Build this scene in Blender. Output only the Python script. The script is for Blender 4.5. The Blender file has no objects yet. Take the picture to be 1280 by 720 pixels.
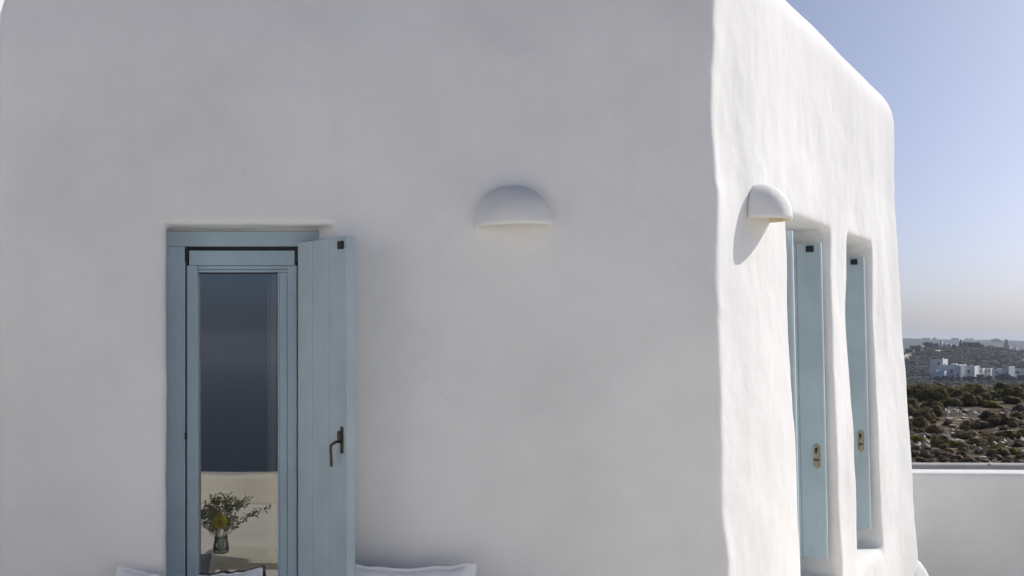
import bpy, bmesh, math, random
import numpy as np
from mathutils import Vector, Matrix, Quaternion

random.seed(7)
rng = np.random.default_rng(11)
scene = bpy.context.scene
C = scene.collection

# ------------------------------------------------------------------ camera
EYE = 1.95
F = 1500.0            # focal length in photograph pixels
HOR = 430.0           # horizon row in the photograph
cam_d = bpy.data.cameras.new('camera')
cam = bpy.data.objects.new('camera', cam_d)
C.objects.link(cam)
cam.location = (0, 0, EYE)
cam.rotation_euler = (math.radians(90), 0, 0)
cam_d.sensor_width = 36.0
cam_d.lens = 36.0 * F / 1280.0
cam_d.shift_y = (HOR - 360.0) / 1280.0
cam_d.clip_start = 0.05
cam_d.clip_end = 40000
scene.camera = cam

# ------------------------------------------------------------------ light
SUN = Vector((1.75, 1.20, 1.38)).normalized()
SUN_ELEV = math.asin(SUN.z)
SUN_AZ = math.atan2(SUN.x, SUN.y)
world = bpy.data.worlds.new('World')
scene.world = world
world.use_nodes = True
wn = world.node_tree.nodes
wl = world.node_tree.links
wn.clear()
sky = wn.new('ShaderNodeTexSky')
sky.sky_type = 'NISHITA'
sky.sun_disc = False
sky.sun_elevation = SUN_ELEV
sky.sun_rotation = SUN_AZ
sky.altitude = 30
sky.air_density = 0.42
sky.dust_density = 2.55
sky.ozone_density = 4.2
bg = wn.new('ShaderNodeBackground')
bg.inputs['Strength'].default_value = 0.058
wo = wn.new('ShaderNodeOutputWorld')
wl.new(sky.outputs['Color'], bg.inputs['Color'])
wl.new(bg.outputs['Background'], wo.inputs['Surface'])
sun_d = bpy.data.lights.new('sun', 'SUN')
sun_d.energy = 2.12
sun_d.angle = math.radians(0.53)
sun_d.color = (1.0, 0.962, 0.90)
sun = bpy.data.objects.new('sun', sun_d)
C.objects.link(sun)
sun.location = (20, 14, 20)
sun.rotation_euler = SUN.to_track_quat('Z', 'Y').to_euler()
scene.view_settings.view_transform = 'Standard'
scene.view_settings.look = 'None'
scene.view_settings.exposure = 0.90
scene.view_settings.gamma = 1.0
scene.view_settings.use_curve_mapping = False
scene.render.engine = 'CYCLES'
scene.cycles.max_bounces = 10
scene.cycles.diffuse_bounces = 6
scene.cycles.volume_bounces = 1
scene.cycles.transparent_max_bounces = 12

# ------------------------------------------------------------------ noise for geometry
def _hash(ix, iy, iz, seed):
    h = (ix.astype(np.int64) * 374761393 + iy.astype(np.int64) * 668265263 + iz.astype(np.int64) * 2147483647 + seed * 1274126177) & 0xFFFFFFFF
    h = ((h ^ (h >> 13)) * 1274126177) & 0xFFFFFFFF
    h = h ^ (h >> 16)
    return (h & 0xFFFF) / 65535.0 * 2 - 1

def vnoise(p, seed=0):
    p = np.asarray(p, float)
    i = np.floor(p)
    f = p - i
    f = f * f * f * (f * (f * 6 - 15) + 10)
    i = i.astype(np.int64)
    out = 0
    for dx in (0, 1):
        for dy in (0, 1):
            for dz in (0, 1):
                w = (f[:, 0] if dx else 1 - f[:, 0]) * (f[:, 1] if dy else 1 - f[:, 1]) * (f[:, 2] if dz else 1 - f[:, 2])
                out = out + w * _hash(i[:, 0] + dx, i[:, 1] + dy, i[:, 2] + dz, seed)
    return out

def sstep(a, b, x):
    t = np.clip((x - a) / (b - a), 0, 1)
    return t * t * (3 - 2 * t)

# ------------------------------------------------------------------ materials
def new_mat(name):
    m = bpy.data.materials.new(name)
    m.use_nodes = True
    nt = m.node_tree
    b = nt.nodes['Principled BSDF']
    return m, nt, b

def N(nt, t, **kw):
    n = nt.nodes.new(t)
    for k, v in kw.items():
        setattr(n, k, v)
    return n

def noise_node(nt, vec, scale, detail=4, rough=0.55, stretch=None):
    if stretch:
        mp = N(nt, 'ShaderNodeMapping')
        mp.inputs['Scale'].default_value = stretch
        nt.links.new(vec, mp.inputs['Vector'])
        vec = mp.outputs['Vector']
    n = N(nt, 'ShaderNodeTexNoise')
    n.inputs['Scale'].default_value = scale
    n.inputs['Detail'].default_value = detail
    n.inputs['Roughness'].default_value = rough
    nt.links.new(vec, n.inputs['Vector'])
    return n

def ramp(nt, fac, stops):
    r = N(nt, 'ShaderNodeValToRGB')
    els = r.color_ramp.elements
    while len(els) > 1:
        els.remove(els[-1])
    els[0].position = stops[0][0]
    els[0].color = (*stops[0][1], 1)
    for p, c in stops[1:]:
        e = els.new(p)
        e.color = (*c, 1)
    nt.links.new(fac, r.inputs['Fac'])
    return r

def coords(nt):
    # every material reads world position, so copied or joined meshes do not repeat one pattern
    g = N(nt, 'ShaderNodeNewGeometry')
    return g.outputs['Position']

def mix_rgb(nt, fac, a, b, mode='MIX'):
    m = N(nt, 'ShaderNodeMix', data_type='RGBA', blend_type=mode)
    if isinstance(fac, (int, float)):
        m.inputs[0].default_value = fac
    else:
        nt.links.new(fac, m.inputs[0])
    for i, v in ((6, a), (7, b)):
        if isinstance(v, tuple):
            m.inputs[i].default_value = (*v, 1)
        else:
            nt.links.new(v, m.inputs[i])
    return m.outputs[2]

def bump(nt, bsdf, layers):
    prev = None
    for h, strength, dist in layers:
        b = N(nt, 'ShaderNodeBump')
        b.inputs['Strength'].default_value = strength
        b.inputs['Distance'].default_value = dist
        nt.links.new(h, b.inputs['Height'])
        if prev is not None:
            nt.links.new(prev, b.inputs['Normal'])
        prev = b.outputs['Normal']
    nt.links.new(prev, bsdf.inputs['Normal'])

def mat_plaster(name, base=(0.82, 0.815, 0.805), dirty=(0.74, 0.73, 0.71), cracks=True):
    m, nt, b = new_mat(name)
    v = coords(nt)
    big = noise_node(nt, v, 0.9, 5, 0.6)
    streak = noise_node(nt, v, 1.0, 5, 0.6, (7.0, 7.0, 0.6))
    fine = noise_node(nt, v, 26, 5, 0.6)
    mid = noise_node(nt, v, 6, 4, 0.55, (1.0, 1.0, 0.8))
    r1 = ramp(nt, big.outputs['Fac'], [(0.32, tuple(c * 0.875 for c in base)), (0.5, tuple(c * 0.955 for c in base)), (0.68, base)])
    r2 = ramp(nt, streak.outputs['Fac'], [(0.5, (0, 0, 0)), (0.80, (0.35, 0.35, 0.35))])
    col = mix_rgb(nt, r2.outputs['Color'], r1.outputs['Color'], dirty)
    if cracks:
        # hairline cracks in the limewash, a few of them
        warp = noise_node(nt, v, 3.0, 4, 0.6)
        wv = N(nt, 'ShaderNodeVectorMath', operation='ADD')
        sc = N(nt, 'ShaderNodeVectorMath', operation='SCALE')
        sc.inputs['Scale'].default_value = 0.35
        nt.links.new(warp.outputs['Color'], sc.inputs[0])
        nt.links.new(v, wv.inputs[0])
        nt.links.new(sc.outputs[0], wv.inputs[1])
        vo = N(nt, 'ShaderNodeTexVoronoi', feature='DISTANCE_TO_EDGE')
        vo.inputs['Scale'].default_value = 1.6
        nt.links.new(wv.outputs[0], vo.inputs['Vector'])
        cr = ramp(nt, vo.outputs['Distance'], [(0.0, (1, 1, 1)), (0.004, (0, 0, 0))])
        gate = noise_node(nt, v, 1.1, 2, 0.5)
        gr = ramp(nt, gate.outputs['Fac'], [(0.60, (0, 0, 0)), (0.72, (0.18, 0.18, 0.18))])
        cm = mix_rgb(nt, 1.0, cr.outputs['Color'], gr.outputs['Color'], 'MULTIPLY')
        col = mix_rgb(nt, cm, col, (0.45, 0.42, 0.38))
    nt.links.new(col, b.inputs['Base Color'])
    b.inputs['Roughness'].default_value = 0.85
    b.inputs['Specular IOR Level'].default_value = 0.25
    bump(nt, b, [(mid.outputs['Fac'], 0.45, 0.016), (fine.outputs['Fac'], 0.22, 0.004)])
    return m

def mat_paint(name, base, rough=0.42, grain=True):
    m, nt, b = new_mat(name)
    v = coords(nt)
    n1 = noise_node(nt, v, 2.2, 5, 0.6)
    n2 = noise_node(nt, v, 6, 6, 0.65, (9, 9, 0.5))
    r = ramp(nt, n1.outputs['Fac'], [(0.3, tuple(c * 0.86 for c in base)), (0.7, tuple(min(1, c * 1.06) for c in base))])
    r2 = ramp(nt, n2.outputs['Fac'], [(0.55, (0, 0, 0)), (0.8, (0.4, 0.4, 0.4))])
    col = mix_rgb(nt, r2.outputs['Color'], r.outputs['Color'], tuple(c * 0.72 for c in base))
    nt.links.new(col, b.inputs['Base Color'])
    rr = N(nt, 'ShaderNodeMapRange')
    rr.inputs['To Min'].default_value = rough - 0.08
    rr.inputs['To Max'].default_value = rough + 0.12
    nt.links.new(n1.outputs['Fac'], rr.inputs['Value'])
    nt.links.new(rr.outputs['Result'], b.inputs['Roughness'])
    b.inputs['Specular IOR Level'].default_value = 0.4
    bump(nt, b, [(n2.outputs['Fac'], 0.12, 0.002)])
    return m

def mat_simple(name, base, rough=0.7, metal=0.0, var=0.12, scale=6.0, bstr=0.2, bdist=0.01):
    m, nt, b = new_mat(name)
    v = coords(nt)
    n1 = noise_node(nt, v, scale, 5, 0.6)
    r = ramp(nt, n1.outputs['Fac'], [(0.3, tuple(c * (1 - var) for c in base)), (0.7, tuple(min(1, c * (1 + var)) for c in base))])
    nt.links.new(r.outputs['Color'], b.inputs['Base Color'])
    b.inputs['Roughness'].default_value = rough
    b.inputs['Metallic'].default_value = metal
    if bstr:
        n2 = noise_node(nt, v, scale * 5, 4, 0.6)
        bump(nt, b, [(n2.outputs['Fac'], bstr, bdist)])
    return m

def mat_glass_pane(name, refl=0.16, tint=(0.62, 0.63, 0.62)):
    # coated double glazing: mirror part plus a darkened clear part
    m = bpy.data.materials.new(name)
    m.use_nodes = True
    nt = m.node_tree
    nt.nodes.clear()
    out = N(nt, 'ShaderNodeOutputMaterial')
    gl = N(nt, 'ShaderNodeBsdfGlossy')
    gl.inputs['Roughness'].default_value = 0.0
    gl.inputs['Color'].default_value = (0.97, 0.97, 0.95, 1)
    tr = N(nt, 'ShaderNodeBsdfTransparent')
    tr.inputs['Color'].default_value = (*tint, 1)
    fr = N(nt, 'ShaderNodeFresnel')
    fr.inputs['IOR'].default_value = 1.5
    mp = N(nt, 'ShaderNodeMapRange')
    mp.inputs['From Min'].default_value = 0.04
    mp.inputs['From Max'].default_value = 1.0
    mp.inputs['To Min'].default_value = refl
    mp.inputs['To Max'].default_value = 1.0
    nt.links.new(fr.outputs['Fac'], mp.inputs['Value'])
    mx = N(nt, 'ShaderNodeMixShader')
    nt.links.new(mp.outputs['Result'], mx.inputs['Fac'])
    nt.links.new(tr.outputs[0], mx.inputs[1])
    nt.links.new(gl.outputs[0], mx.inputs[2])
    nt.links.new(mx.outputs[0], out.inputs['Surface'])
    return m

def mat_foliage(name, dark, light, dry=None):
    m, nt, b = new_mat(name)
    v = coords(nt)
    oi = N(nt, 'ShaderNodeObjectInfo')
    n1 = noise_node(nt, v, 3.0, 4, 0.65)
    r = ramp(nt, n1.outputs['Fac'], [(0.32, dark), (0.68, light)])
    col = r.outputs['Color']
    if dry:
        r2 = ramp(nt, oi.outputs['Random'], [(0.2, (0, 0, 0)), (1.0, (0.75, 0.75, 0.75))])
        col = mix_rgb(nt, r2.outputs['Color'], col, dry)
    nt.links.new(col, b.inputs['Base Color'])
    b.inputs['Roughness'].default_value = 0.75
    b.inputs['Specular IOR Level'].default_value = 0.15
    tl = N(nt, 'ShaderNodeBsdfTranslucent')
    nt.links.new(col, tl.inputs['Color'])
    mx = N(nt, 'ShaderNodeMixShader')
    mx.inputs['Fac'].default_value = 0.35
    nt.links.new(b.outputs[0], mx.inputs[1]); nt.links.new(tl.outputs[0], mx.inputs[2])
    nt.links.new(mx.outputs[0], nt.nodes['Material Output'].inputs['Surface'])
    return m

def mat_ground():
    m, nt, b = new_mat('scrub_ground')
    v = coords(nt)
    n1 = noise_node(nt, v, 0.9, 8, 0.65)
    n2 = noise_node(nt, v, 0.035, 7, 0.6)
    n3 = noise_node(nt, v, 5.5, 6, 0.7)
    stony = ramp(nt, n1.outputs['Fac'], [(0.36, (0.05, 0.04, 0.024)), (0.50, (0.10, 0.076, 0.048)), (0.60, (0.20, 0.155, 0.105)), (0.70, (0.36, 0.31, 0.245))])
    scrub = ramp(nt, n2.outputs['Fac'], [(0.36, (0.018, 0.02, 0.014)), (0.5, (0.028, 0.028, 0.021)), (0.62, (0.045, 0.04, 0.031)), (0.74, (0.10, 0.085, 0.065))])
    # beyond the near plain the slopes are covered in low scrub
    sep = N(nt, 'ShaderNodeSeparateXYZ')
    nt.links.new(v, sep.inputs[0])
    mr = N(nt, 'ShaderNodeMapRange')
    mr.inputs['From Min'].default_value = 80
    mr.inputs['From Max'].default_value = 110
    nt.links.new(sep.outputs['Y'], mr.inputs['Value'])
    col = mix_rgb(nt, mr.outputs['Result'], stony.outputs['Color'], scrub.outputs['Color'])
    r3 = ramp(nt, n3.outputs['Fac'], [(0.3, (0.72, 0.72, 0.72)), (0.7, (1.1, 1.1, 1.1))])
    col = mix_rgb(nt, 1.0, col, r3.outputs['Color'], 'MULTIPLY')
    nt.links.new(col, b.inputs['Base Color'])
    b.inputs['Roughness'].default_value = 0.95
    b.inputs['Specular IOR Level'].default_value = 0.1
    bump(nt, b, [(n1.outputs['Fac'], 0.6, 0.25), (n3.outputs['Fac'], 0.6, 0.06)])
    return m

def mat_sea():
    m, nt, b = new_mat('sea_water')
    v = coords(nt)
    n1 = noise_node(nt, v, 0.25, 6, 0.6, (1.0, 2.2, 1.0))
    b.inputs['Base Color'].default_value = (0.003, 0.012, 0.026, 1)
    b.inputs['Roughness'].default_value = 0.22
    b.inputs['IOR'].default_value = 1.33
    b.inputs['Specular IOR Level'].default_value = 0.22
    bump(nt, b, [(n1.outputs['Fac'], 0.9, 1.2)])
    return m

M = {}
M['plaster'] = mat_plaster('white_limewash')
M['court'] = mat_plaster('pale_screed', (0.82, 0.785, 0.71), (0.74, 0.70, 0.62), False)
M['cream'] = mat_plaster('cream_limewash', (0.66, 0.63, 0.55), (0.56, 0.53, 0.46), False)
M['lining'] = mat_simple('yellowed_enamel', (0.74, 0.66, 0.46), 0.7, 0, 0.12, 18, 0)
M['plaster_far'] = mat_simple('far_whitewash', (0.80, 0.79, 0.77), 0.9, 0, 0.04, 0.5, 0)
M['concrete'] = mat_simple('grey_cement', (0.42, 0.41, 0.40), 0.9, 0, 0.10, 1.8, 0.3, 0.01)
M['blue'] = mat_paint('blue_grey_paint', (0.46, 0.555, 0.60))
M['blue_frame'] = mat_paint('blue_frame_paint', (0.37, 0.475, 0.545), 0.35)
M['rubber'] = mat_simple('black_rubber', (0.012, 0.012, 0.014), 0.6, 0, 0.1, 20, 0)
M['bronze'] = mat_simple('aged_bronze', (0.085, 0.066, 0.046), 0.45, 0.6, 0.45, 60, 0.3, 0.002)
M['brass'] = mat_simple('tarnished_brass', (0.34, 0.28, 0.18), 0.42, 0.7, 0.35, 50, 0.3, 0.002)
M['rust'] = mat_simple('washed_rust', (0.43, 0.48, 0.41), 0.8, 0, 0.25, 40, 0)
M['glass'] = mat_glass_pane('window_glass', 0.27, (0.46, 0.46, 0.45))
M['linen'] = mat_simple('white_linen', (0.80, 0.80, 0.83), 0.95, 0, 0.03, 14, 0.25, 0.002)
M['cushion'] = mat_simple('grey_canvas', (0.55, 0.55, 0.55), 0.95, 0, 0.05, 14, 0.25, 0.002)
M['curtain'] = mat_simple('pale_curtain', (0.78, 0.75, 0.68), 0.95, 0, 0.05, 10, 0)
M['oak'] = mat_paint('bleached_wood', (0.86, 0.82, 0.68), 0.6)
M['floor_in'] = mat_simple('interior_floor', (0.35, 0.33, 0.30), 0.6, 0, 0.08, 2, 0)
M['bulb'] = mat_simple('frosted_glass', (0.75, 0.73, 0.68), 0.3, 0, 0.03, 10, 0)
M['socket'] = mat_simple('dark_socket', (0.10, 0.08, 0.05), 0.6, 0, 0.1, 30, 0)
M['clear'] = mat_glass_pane('vase_glass', 0.10, (0.88, 0.92, 0.90))
M['leaf'] = mat_foliage('olive_leaves', (0.2, 0.21, 0.13), (0.34, 0.35, 0.22))
M['petal'] = mat_simple('yellow_petals', (0.75, 0.68, 0.10), 0.8, 0, 0.15, 30, 0)
M['ground'] = mat_ground()
M['sea'] = mat_sea()
M['rock'] = mat_simple('limestone', (0.50, 0.44, 0.37), 0.95, 0, 0.28, 2.6, 0.8, 0.05)
M['rock_tan'] = mat_simple('tan_limestone', (0.40, 0.32, 0.23), 0.95, 0, 0.28, 2.6, 0.8, 0.05)
M['juniper'] = mat_foliage('juniper_green', (0.035, 0.038, 0.012), (0.18, 0.168, 0.05), (0.165, 0.13, 0.05))
M['heath'] = mat_foliage('brown_heath', (0.065, 0.048, 0.022), (0.26, 0.195, 0.09), (0.21, 0.155, 0.085))
M['grey_scrub'] = mat_foliage('grey_scrub', (0.07, 0.052, 0.036), (0.26, 0.205, 0.15), (0.21, 0.165, 0.12))
M['spurge'] = mat_foliage('yellow_green_spurge', (0.10, 0.105, 0.012), (0.30, 0.27, 0.03), (0.2, 0.18, 0.03))
M['bark'] = mat_simple('bark', (0.09, 0.07, 0.05), 0.95, 0, 0.3, 3, 0)
M['far_tree'] = mat_foliage('far_tree_green', (0.018, 0.023, 0.013), (0.042, 0.046, 0.026))
M['dirt'] = mat_simple('pale_dirt', (0.48, 0.43, 0.35), 0.95, 0, 0.12, 0.2, 0)
M['far_window'] = mat_simple('dark_shutter_blue', (0.09, 0.14, 0.24), 0.6, 0, 0.1, 1, 0)

# ------------------------------------------------------------------ object helpers
def wloc(o):
    v = Vector((0, 0, 0))
    while o is not None:
        v = v + o.location
        o = o.parent
    return v

def obj(name, bm_or_data, mat, parent=None, smooth=False, loc=None, auto=None):
    """links ONE mesh object; coordinates come in world space"""
    if isinstance(bm_or_data, bmesh.types.BMesh):
        bm = bm_or_data
        me = bpy.data.meshes.new(name)
        bmesh.ops.recalc_face_normals(bm, faces=bm.faces[:])
        bm.to_mesh(me)
        bm.free()
    elif isinstance(bm_or_data, bpy.types.Mesh):
        me = bm_or_data
    else:
        me = bpy.data.meshes.new(name)
        me.from_pydata(*bm_or_data)
    n = len(me.vertices)
    co = np.empty(n * 3)
    me.vertices.foreach_get('co', co)
    co = co.reshape(-1, 3)
    if loc is None:
        if n:
            lo, hi = co.min(0), co.max(0)
            loc = Vector(((lo[0] + hi[0]) / 2, (lo[1] + hi[1]) / 2, lo[2]))
        else:
            loc = Vector((0, 0, 0))
    loc = Vector(loc)
    co = co - np.array(loc)
    me.vertices.foreach_set('co', co.ravel())
    me.materials.clear()
    me.materials.append(mat)
    if smooth:
        me.polygons.foreach_set('use_smooth', np.ones(len(me.polygons), bool))
    me.update()
    o = bpy.data.objects.new(name, me)
    C.objects.link(o)
    if parent is not None:
        o.parent = parent
        o.location = loc - wloc(parent)
    else:
        o.location = loc
    return o

def empty(name, loc, parent=None):
    o = bpy.data.objects.new(name, None)
    o.empty_display_size = 0.2
    C.objects.link(o)
    o.location = loc
    if parent:
        o.parent = parent
        o.location = Vector(loc) - wloc(parent)
    return o

def tag(o, label=None, cat=None, group=None, kind=None):
    if label: o['label'] = label
    if cat: o['category'] = cat
    if group: o['group'] = group
    if kind: o['kind'] = kind
    return o

def add_box(bm, lo, hi, mat=None, bev=0.0, seg=2):
    """axis box lo..hi in a local frame, sent through mat (Matrix 4x4)"""
    t = bmesh.new()
    bmesh.ops.create_cube(t, size=1.0)
    lo = Vector(lo); hi = Vector(hi)
    s = hi - lo
    c = (hi + lo) / 2
    for v in t.verts:
        v.co = Vector((v.co.x * s.x, v.co.y * s.y, v.co.z * s.z)) + c
    if bev > 0:
        bmesh.ops.bevel(t, geom=t.edges[:], offset=bev, segments=seg, affect='EDGES', profile=0.5)
    if mat is not None:
        bmesh.ops.transform(t, matrix=mat, verts=t.verts[:])
    me = bpy.data.meshes.new('tmp')
    t.to_mesh(me)
    t.free()
    bm.from_mesh(me)
    bpy.data.meshes.remove(me)
    return bm

def box_bm(lo, hi, mat=None, bev=0.0, seg=2):
    return add_box(bmesh.new(), lo, hi, mat, bev, seg)

def tube(bm, pts, r, n=8, r2=None):
    pts = [Vector(p) for p in pts]
    rings = []
    for i, p in enumerate(pts):
        d = (pts[min(i + 1, len(pts) - 1)] - pts[max(i - 1, 0)]).normalized()
        a = d.orthogonal().normalized()
        b = d.cross(a)
        rr = r if r2 is None else r + (r2 - r) * i / (len(pts) - 1)
        rings.append([bm.verts.new(p + (a * math.cos(k * 2 * math.pi / n) + b * math.sin(k * 2 * math.pi / n)) * rr) for k in range(n)])
    for i in range(len(rings) - 1):
        # orthogonal() may flip between rings: match by nearest start
        A, B = rings[i], rings[i + 1]
        best = min(range(n), key=lambda s: (B[s].co - A[0].co).length)
        B = B[best:] + B[:best]
        if (B[1].co - A[1].co).length > (B[-1].co - A[1].co).length:
            B = [B[0]] + B[1:][::-1]
        rings[i + 1] = B
        for k in range(n):
            bm.faces.new((A[k], A[(k + 1) % n], B[(k + 1) % n], B[k]))
    bm.faces.new(rings[0][::-1])
    bm.faces.new(rings[-1])
    return bm

def lathe(bm, prof, center=(0, 0, 0), n=24):
    rings = []
    cx, cy, cz = center
    for r, z in prof:
        rings.append([bm.verts.new((cx + r * math.cos(k * 2 * math.pi / n), cy + r * math.sin(k * 2 * math.pi / n), cz + z)) for k in range(n)])
    for i in range(len(rings) - 1):
        for k in range(n):
            bm.faces.new((rings[i][k], rings[i][(k + 1) % n], rings[i + 1][(k + 1) % n], rings[i + 1][k]))
    return bm

def frame_mat(origin, ax, ay, az):
    ax, ay, az = Vector(ax), Vector(ay), Vector(az)
    m = Matrix.Identity(4)
    for i in range(3):
        m[i][0], m[i][1], m[i][2], m[i][3] = ax[i], ay[i], az[i], origin[i]
    return m

# ------------------------------------------------------------------ terrain
TY = np.array([-300, -130, -60, -10, 4, 13, 20, 60, 85, 110, 180, 260, 380, 450, 500, 560, 650, 740, 830, 900, 1000, 1300, 1700, 2200, 2600, 3000, 3500, 3900], float)
TZ = np.array([-88, -60, -22, -3.0, -1.5, -1.5, -0.85, -0.70, -0.9, -4.0, -13, -18.5, -17.0, -14.6, -13.0, -10.8, -6.6, -2.2, 0.2, -0.6, -5, -24, -20, -4, 9, 15, 2, -88], float)
def terrain_z(X, Y):
    X = np.atleast_1d(np.asarray(X, float)); Y = np.atleast_1d(np.asarray(Y, float))
    z = np.interp(Y, TY, TZ)
    # soften the profile
    for dy in (0.04, -0.04, 0.08, -0.08):
        z = z + np.interp(Y * (1 + dy), TY, TZ)
    z = z / 5
    o = np.zeros_like(X)
    far = sstep(110, 400, Y)
    z = z + far * (vnoise(np.stack([X / 90, Y / 90, o], 1), 3) * 0.9 + vnoise(np.stack([X / 30, Y / 30, o], 1), 4) * 0.35)
    # the hill behind the hamlet falls away to both sides of its top
    a = X / np.maximum(Y, 1)
    hill = sstep(600, 800, Y) * (1 - sstep(880, 1300, Y))
    z = z - hill * (sstep(0.352, 0.325, a) * 4.5 + sstep(0.395, 0.425, a) * 3.0 + sstep(0.45, 0.7, a) * 5)
    ridge = sstep(2000, 2600, Y)
    z = z + ridge * (sstep(0.40, 0.34, a) * 3.5 - sstep(0.40, 0.44, a) * 3.0 + vnoise(np.stack([X / 260, Y / 900, o], 1), 9) * 3.0)
    near = sstep(20, 30, Y) * (1 - sstep(85, 120, Y))
    z = z + near * (vnoise(np.stack([X / 3.5, Y / 3.5, o], 1), 5) * 0.14 + vnoise(np.stack([X / 1.1, Y / 1.1, o], 1), 6) * 0.05)
    # the coast: land drops under the sea to the sides and behind
    edge = np.maximum(sstep(2600, 3300, np.abs(X)), sstep(3450, 3800, Y))
    z = z * (1 - edge) + (-88) * edge
    return np.maximum(z, -88)

def tz(x, y):
    return float(terrain_z([x], [y])[0])

u = np.linspace(-1, 1, 360)
gx = np.sign(u) * np.abs(u) ** 2.6 * 3500 + 12 * (1 - np.abs(u))
gy = np.concatenate([np.linspace(-300, -20, 20), np.linspace(-14, 18, 12), np.linspace(19, 95, 150), np.linspace(98, 360, 50), np.linspace(365, 1000, 130), np.linspace(1015, 3900, 110)])
GX, GY = np.meshgrid(gx, gy)
GZ = terrain_z(GX.ravel(), GY.ravel())
gv = np.stack([GX.ravel(), GY.ravel(), GZ], 1)
nx, ny = len(gx), len(gy)
ii = (np.arange(ny - 1)[:, None] * nx + np.arange(nx - 1)[None, :]).ravel()
gf = np.stack([ii, ii + 1, ii + nx + 1, ii + nx], 1)
me = bpy.data.meshes.new('terrain')
me.from_pydata(gv.tolist(), [], gf.tolist())
tag(obj('terrain', me, M['ground'], None, True, loc=(0, 0, 0)), kind='structure')

bm = bmesh.new()
bmesh.ops.create_circle(bm, cap_ends=True, segments=96, radius=6000)
for v in bm.verts: v.co.z = -85
tag(obj('sea', bm, M['sea'], None, loc=(0, 0, -85)), kind='structure')

# ------------------------------------------------------------------ terrace and court (setting)
tag(obj('terrace', box_bm((-10, -1.6, -1.6), (12, 6.9, 0.0), None, 0.02), M['court']), kind='structure')
tag(obj('courtyard', box_bm((-9, 6.95, -1.45), (16, 12.9, -1.0), None, 0.02), M['court']), kind='structure')

# ------------------------------------------------------------------ the house
B = Vector((1.13, 6.5, 0))
ang = math.atan2(775.0, F)
D = Vector((math.sin(ang), math.cos(ang), 0))        # along the side wall, away from the corner
NN = Vector((math.cos(ang), -math.sin(ang), 0))      # its outward normal
A = Vector((-2.867, 6.5, 0))
LEN = 5.5
Cc = B + D * LEN
Dd = Cc - NN * 5.2
ROOF = 4.38
BASE = -1.5

def batter(co, k=1.0):
    """hand-built walls lean out towards their foot"""
    co = np.asarray(co, float)
    rel = co[:, :2] - np.array(B[:2])
    q = rel @ np.array(NN[:2])
    t = np.clip((rel @ np.array(D[:2])) / LEN, 0, 1)
    w = sstep(-1.6, -0.1, q)
    amt = (0.11 + 0.125 * t ** 6) * np.clip((3.3 - co[:, 2]) / 3.3, 0, 1.35)
    out = co.copy()
    out[:, 0] += w * amt * k
    return out

def side_pt(s, q, z):
    """point at distance s along the side wall, q outward from its face"""
    p = B + D * s + NN * q
    return Vector((p.x, p.y, z))

def prism(bm, pts, z0, z1, z0b=None):
    lo = [bm.verts.new((p[0], p[1], z0 if len(p) < 3 else p[2])) for p in pts]
    hi = [bm.verts.new((p[0], p[1], z1)) for p in pts]
    n = len(pts)
    bm.faces.new(lo[::-1]); bm.faces.new(hi)
    for i in range(n):
        bm.faces.new((lo[i], lo[(i + 1) % n], hi[(i + 1) % n], hi[i]))
    return lo, hi

def temp_obj(name, bm):
    bmesh.ops.recalc_face_normals(bm, faces=bm.faces[:])
    me = bpy.data.meshes.new(name); bm.to_mesh(me); bm.free()
    o = bpy.data.objects.new(name, me); C.objects.link(o)
    return o

def evaluated(o):
    dg = bpy.context.evaluated_depsgraph_get()
    dg.update()
    ev = o.evaluated_get(dg)
    return bpy.data.meshes.new_from_object(ev)

def drop(o):
    me = o.data
    bpy.data.objects.remove(o)
    bpy.data.meshes.remove(me)

# outer block with a rounded roof line
bm = bmesh.new()
lo, hi = prism(bm, [tuple(A[:2]), tuple(B[:2]), tuple(Cc[:2]), tuple(Dd[:2])], BASE, ROOF)
bmesh.ops.recalc_face_normals(bm, faces=bm.faces[:])
wl_ = bm.edges.layers.float.new('bevel_weight_edge')
for e in bm.edges:
    a, b = e.verts
    top = a.co.z > 1 and b.co.z > 1
    xy = {tuple(round(c, 3) for c in v.co.xy) for v in (a, b)}
    kA, kB, kC, kD = [tuple(round(c, 3) for c in p.xy) for p in (A, B, Cc, Dd)]
    if top:
        e[wl_] = 1.0 if xy == {kA, kD} else 0.344
    elif xy == {kC} or xy == {kA} or xy == {kD}:
        e[wl_] = 0.163
    elif xy == {kB}:
        e[wl_] = 0.03
outer = temp_obj('outer', bm)
md = outer.modifiers.new('b', 'BEVEL')
md.limit_method = 'WEIGHT'; md.width = 1.0; md.segments = 7
md.use_clamp_overlap = False

cutters = []
# the room
T_F, T_S = 0.36, 0.62
bm = bmesh.new()
rB = B + Vector((0, T_F, 0))
# inner corner: front plane y = 6.5+T_F and side plane q = -T_S
s_in = (T_F + T_S * (-NN.y) * -1) / D.y if False else None
def line_int(y, q):
    # point on plane Y=y with distance q from the side face
    # p = B + D s + NN q ; p.y = y
    s = (y - B.y - NN.y * q) / D.y
    return B + D * s + NN * q
r1 = line_int(6.5 + T_F, -T_S)
r2 = B + D * (LEN - 0.5) - NN * T_S
r3 = Dd + NN * 0.5 - D * 0.5
r4 = Vector((A.x + 0.5, 6.5 + T_F, 0))
prism(bm, [(r4.x, r4.y), (r1.x, r1.y), (r2.x, r2.y), (r3.x, r3.y)], 0.0, 3.35)
cutters.append(temp_obj('room', bm))
# front opening (slightly skewed splay)
YF = 6.69
FO_Z0, FO_Z1 = 0.44, 2.597
bm = bmesh.new()
pts = [(-1.872 + 0.012, 6.3), (-0.962, 6.3), (-0.962, 6.5), (-1.085, YF + 0.01), (-1.085, 7.2), (-1.93, 7.2), (-1.93, YF), (-1.868, 6.5)]
prism(bm, pts, FO_Z0, FO_Z1)
cutters.append(temp_obj('front_cut', bm))
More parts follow.
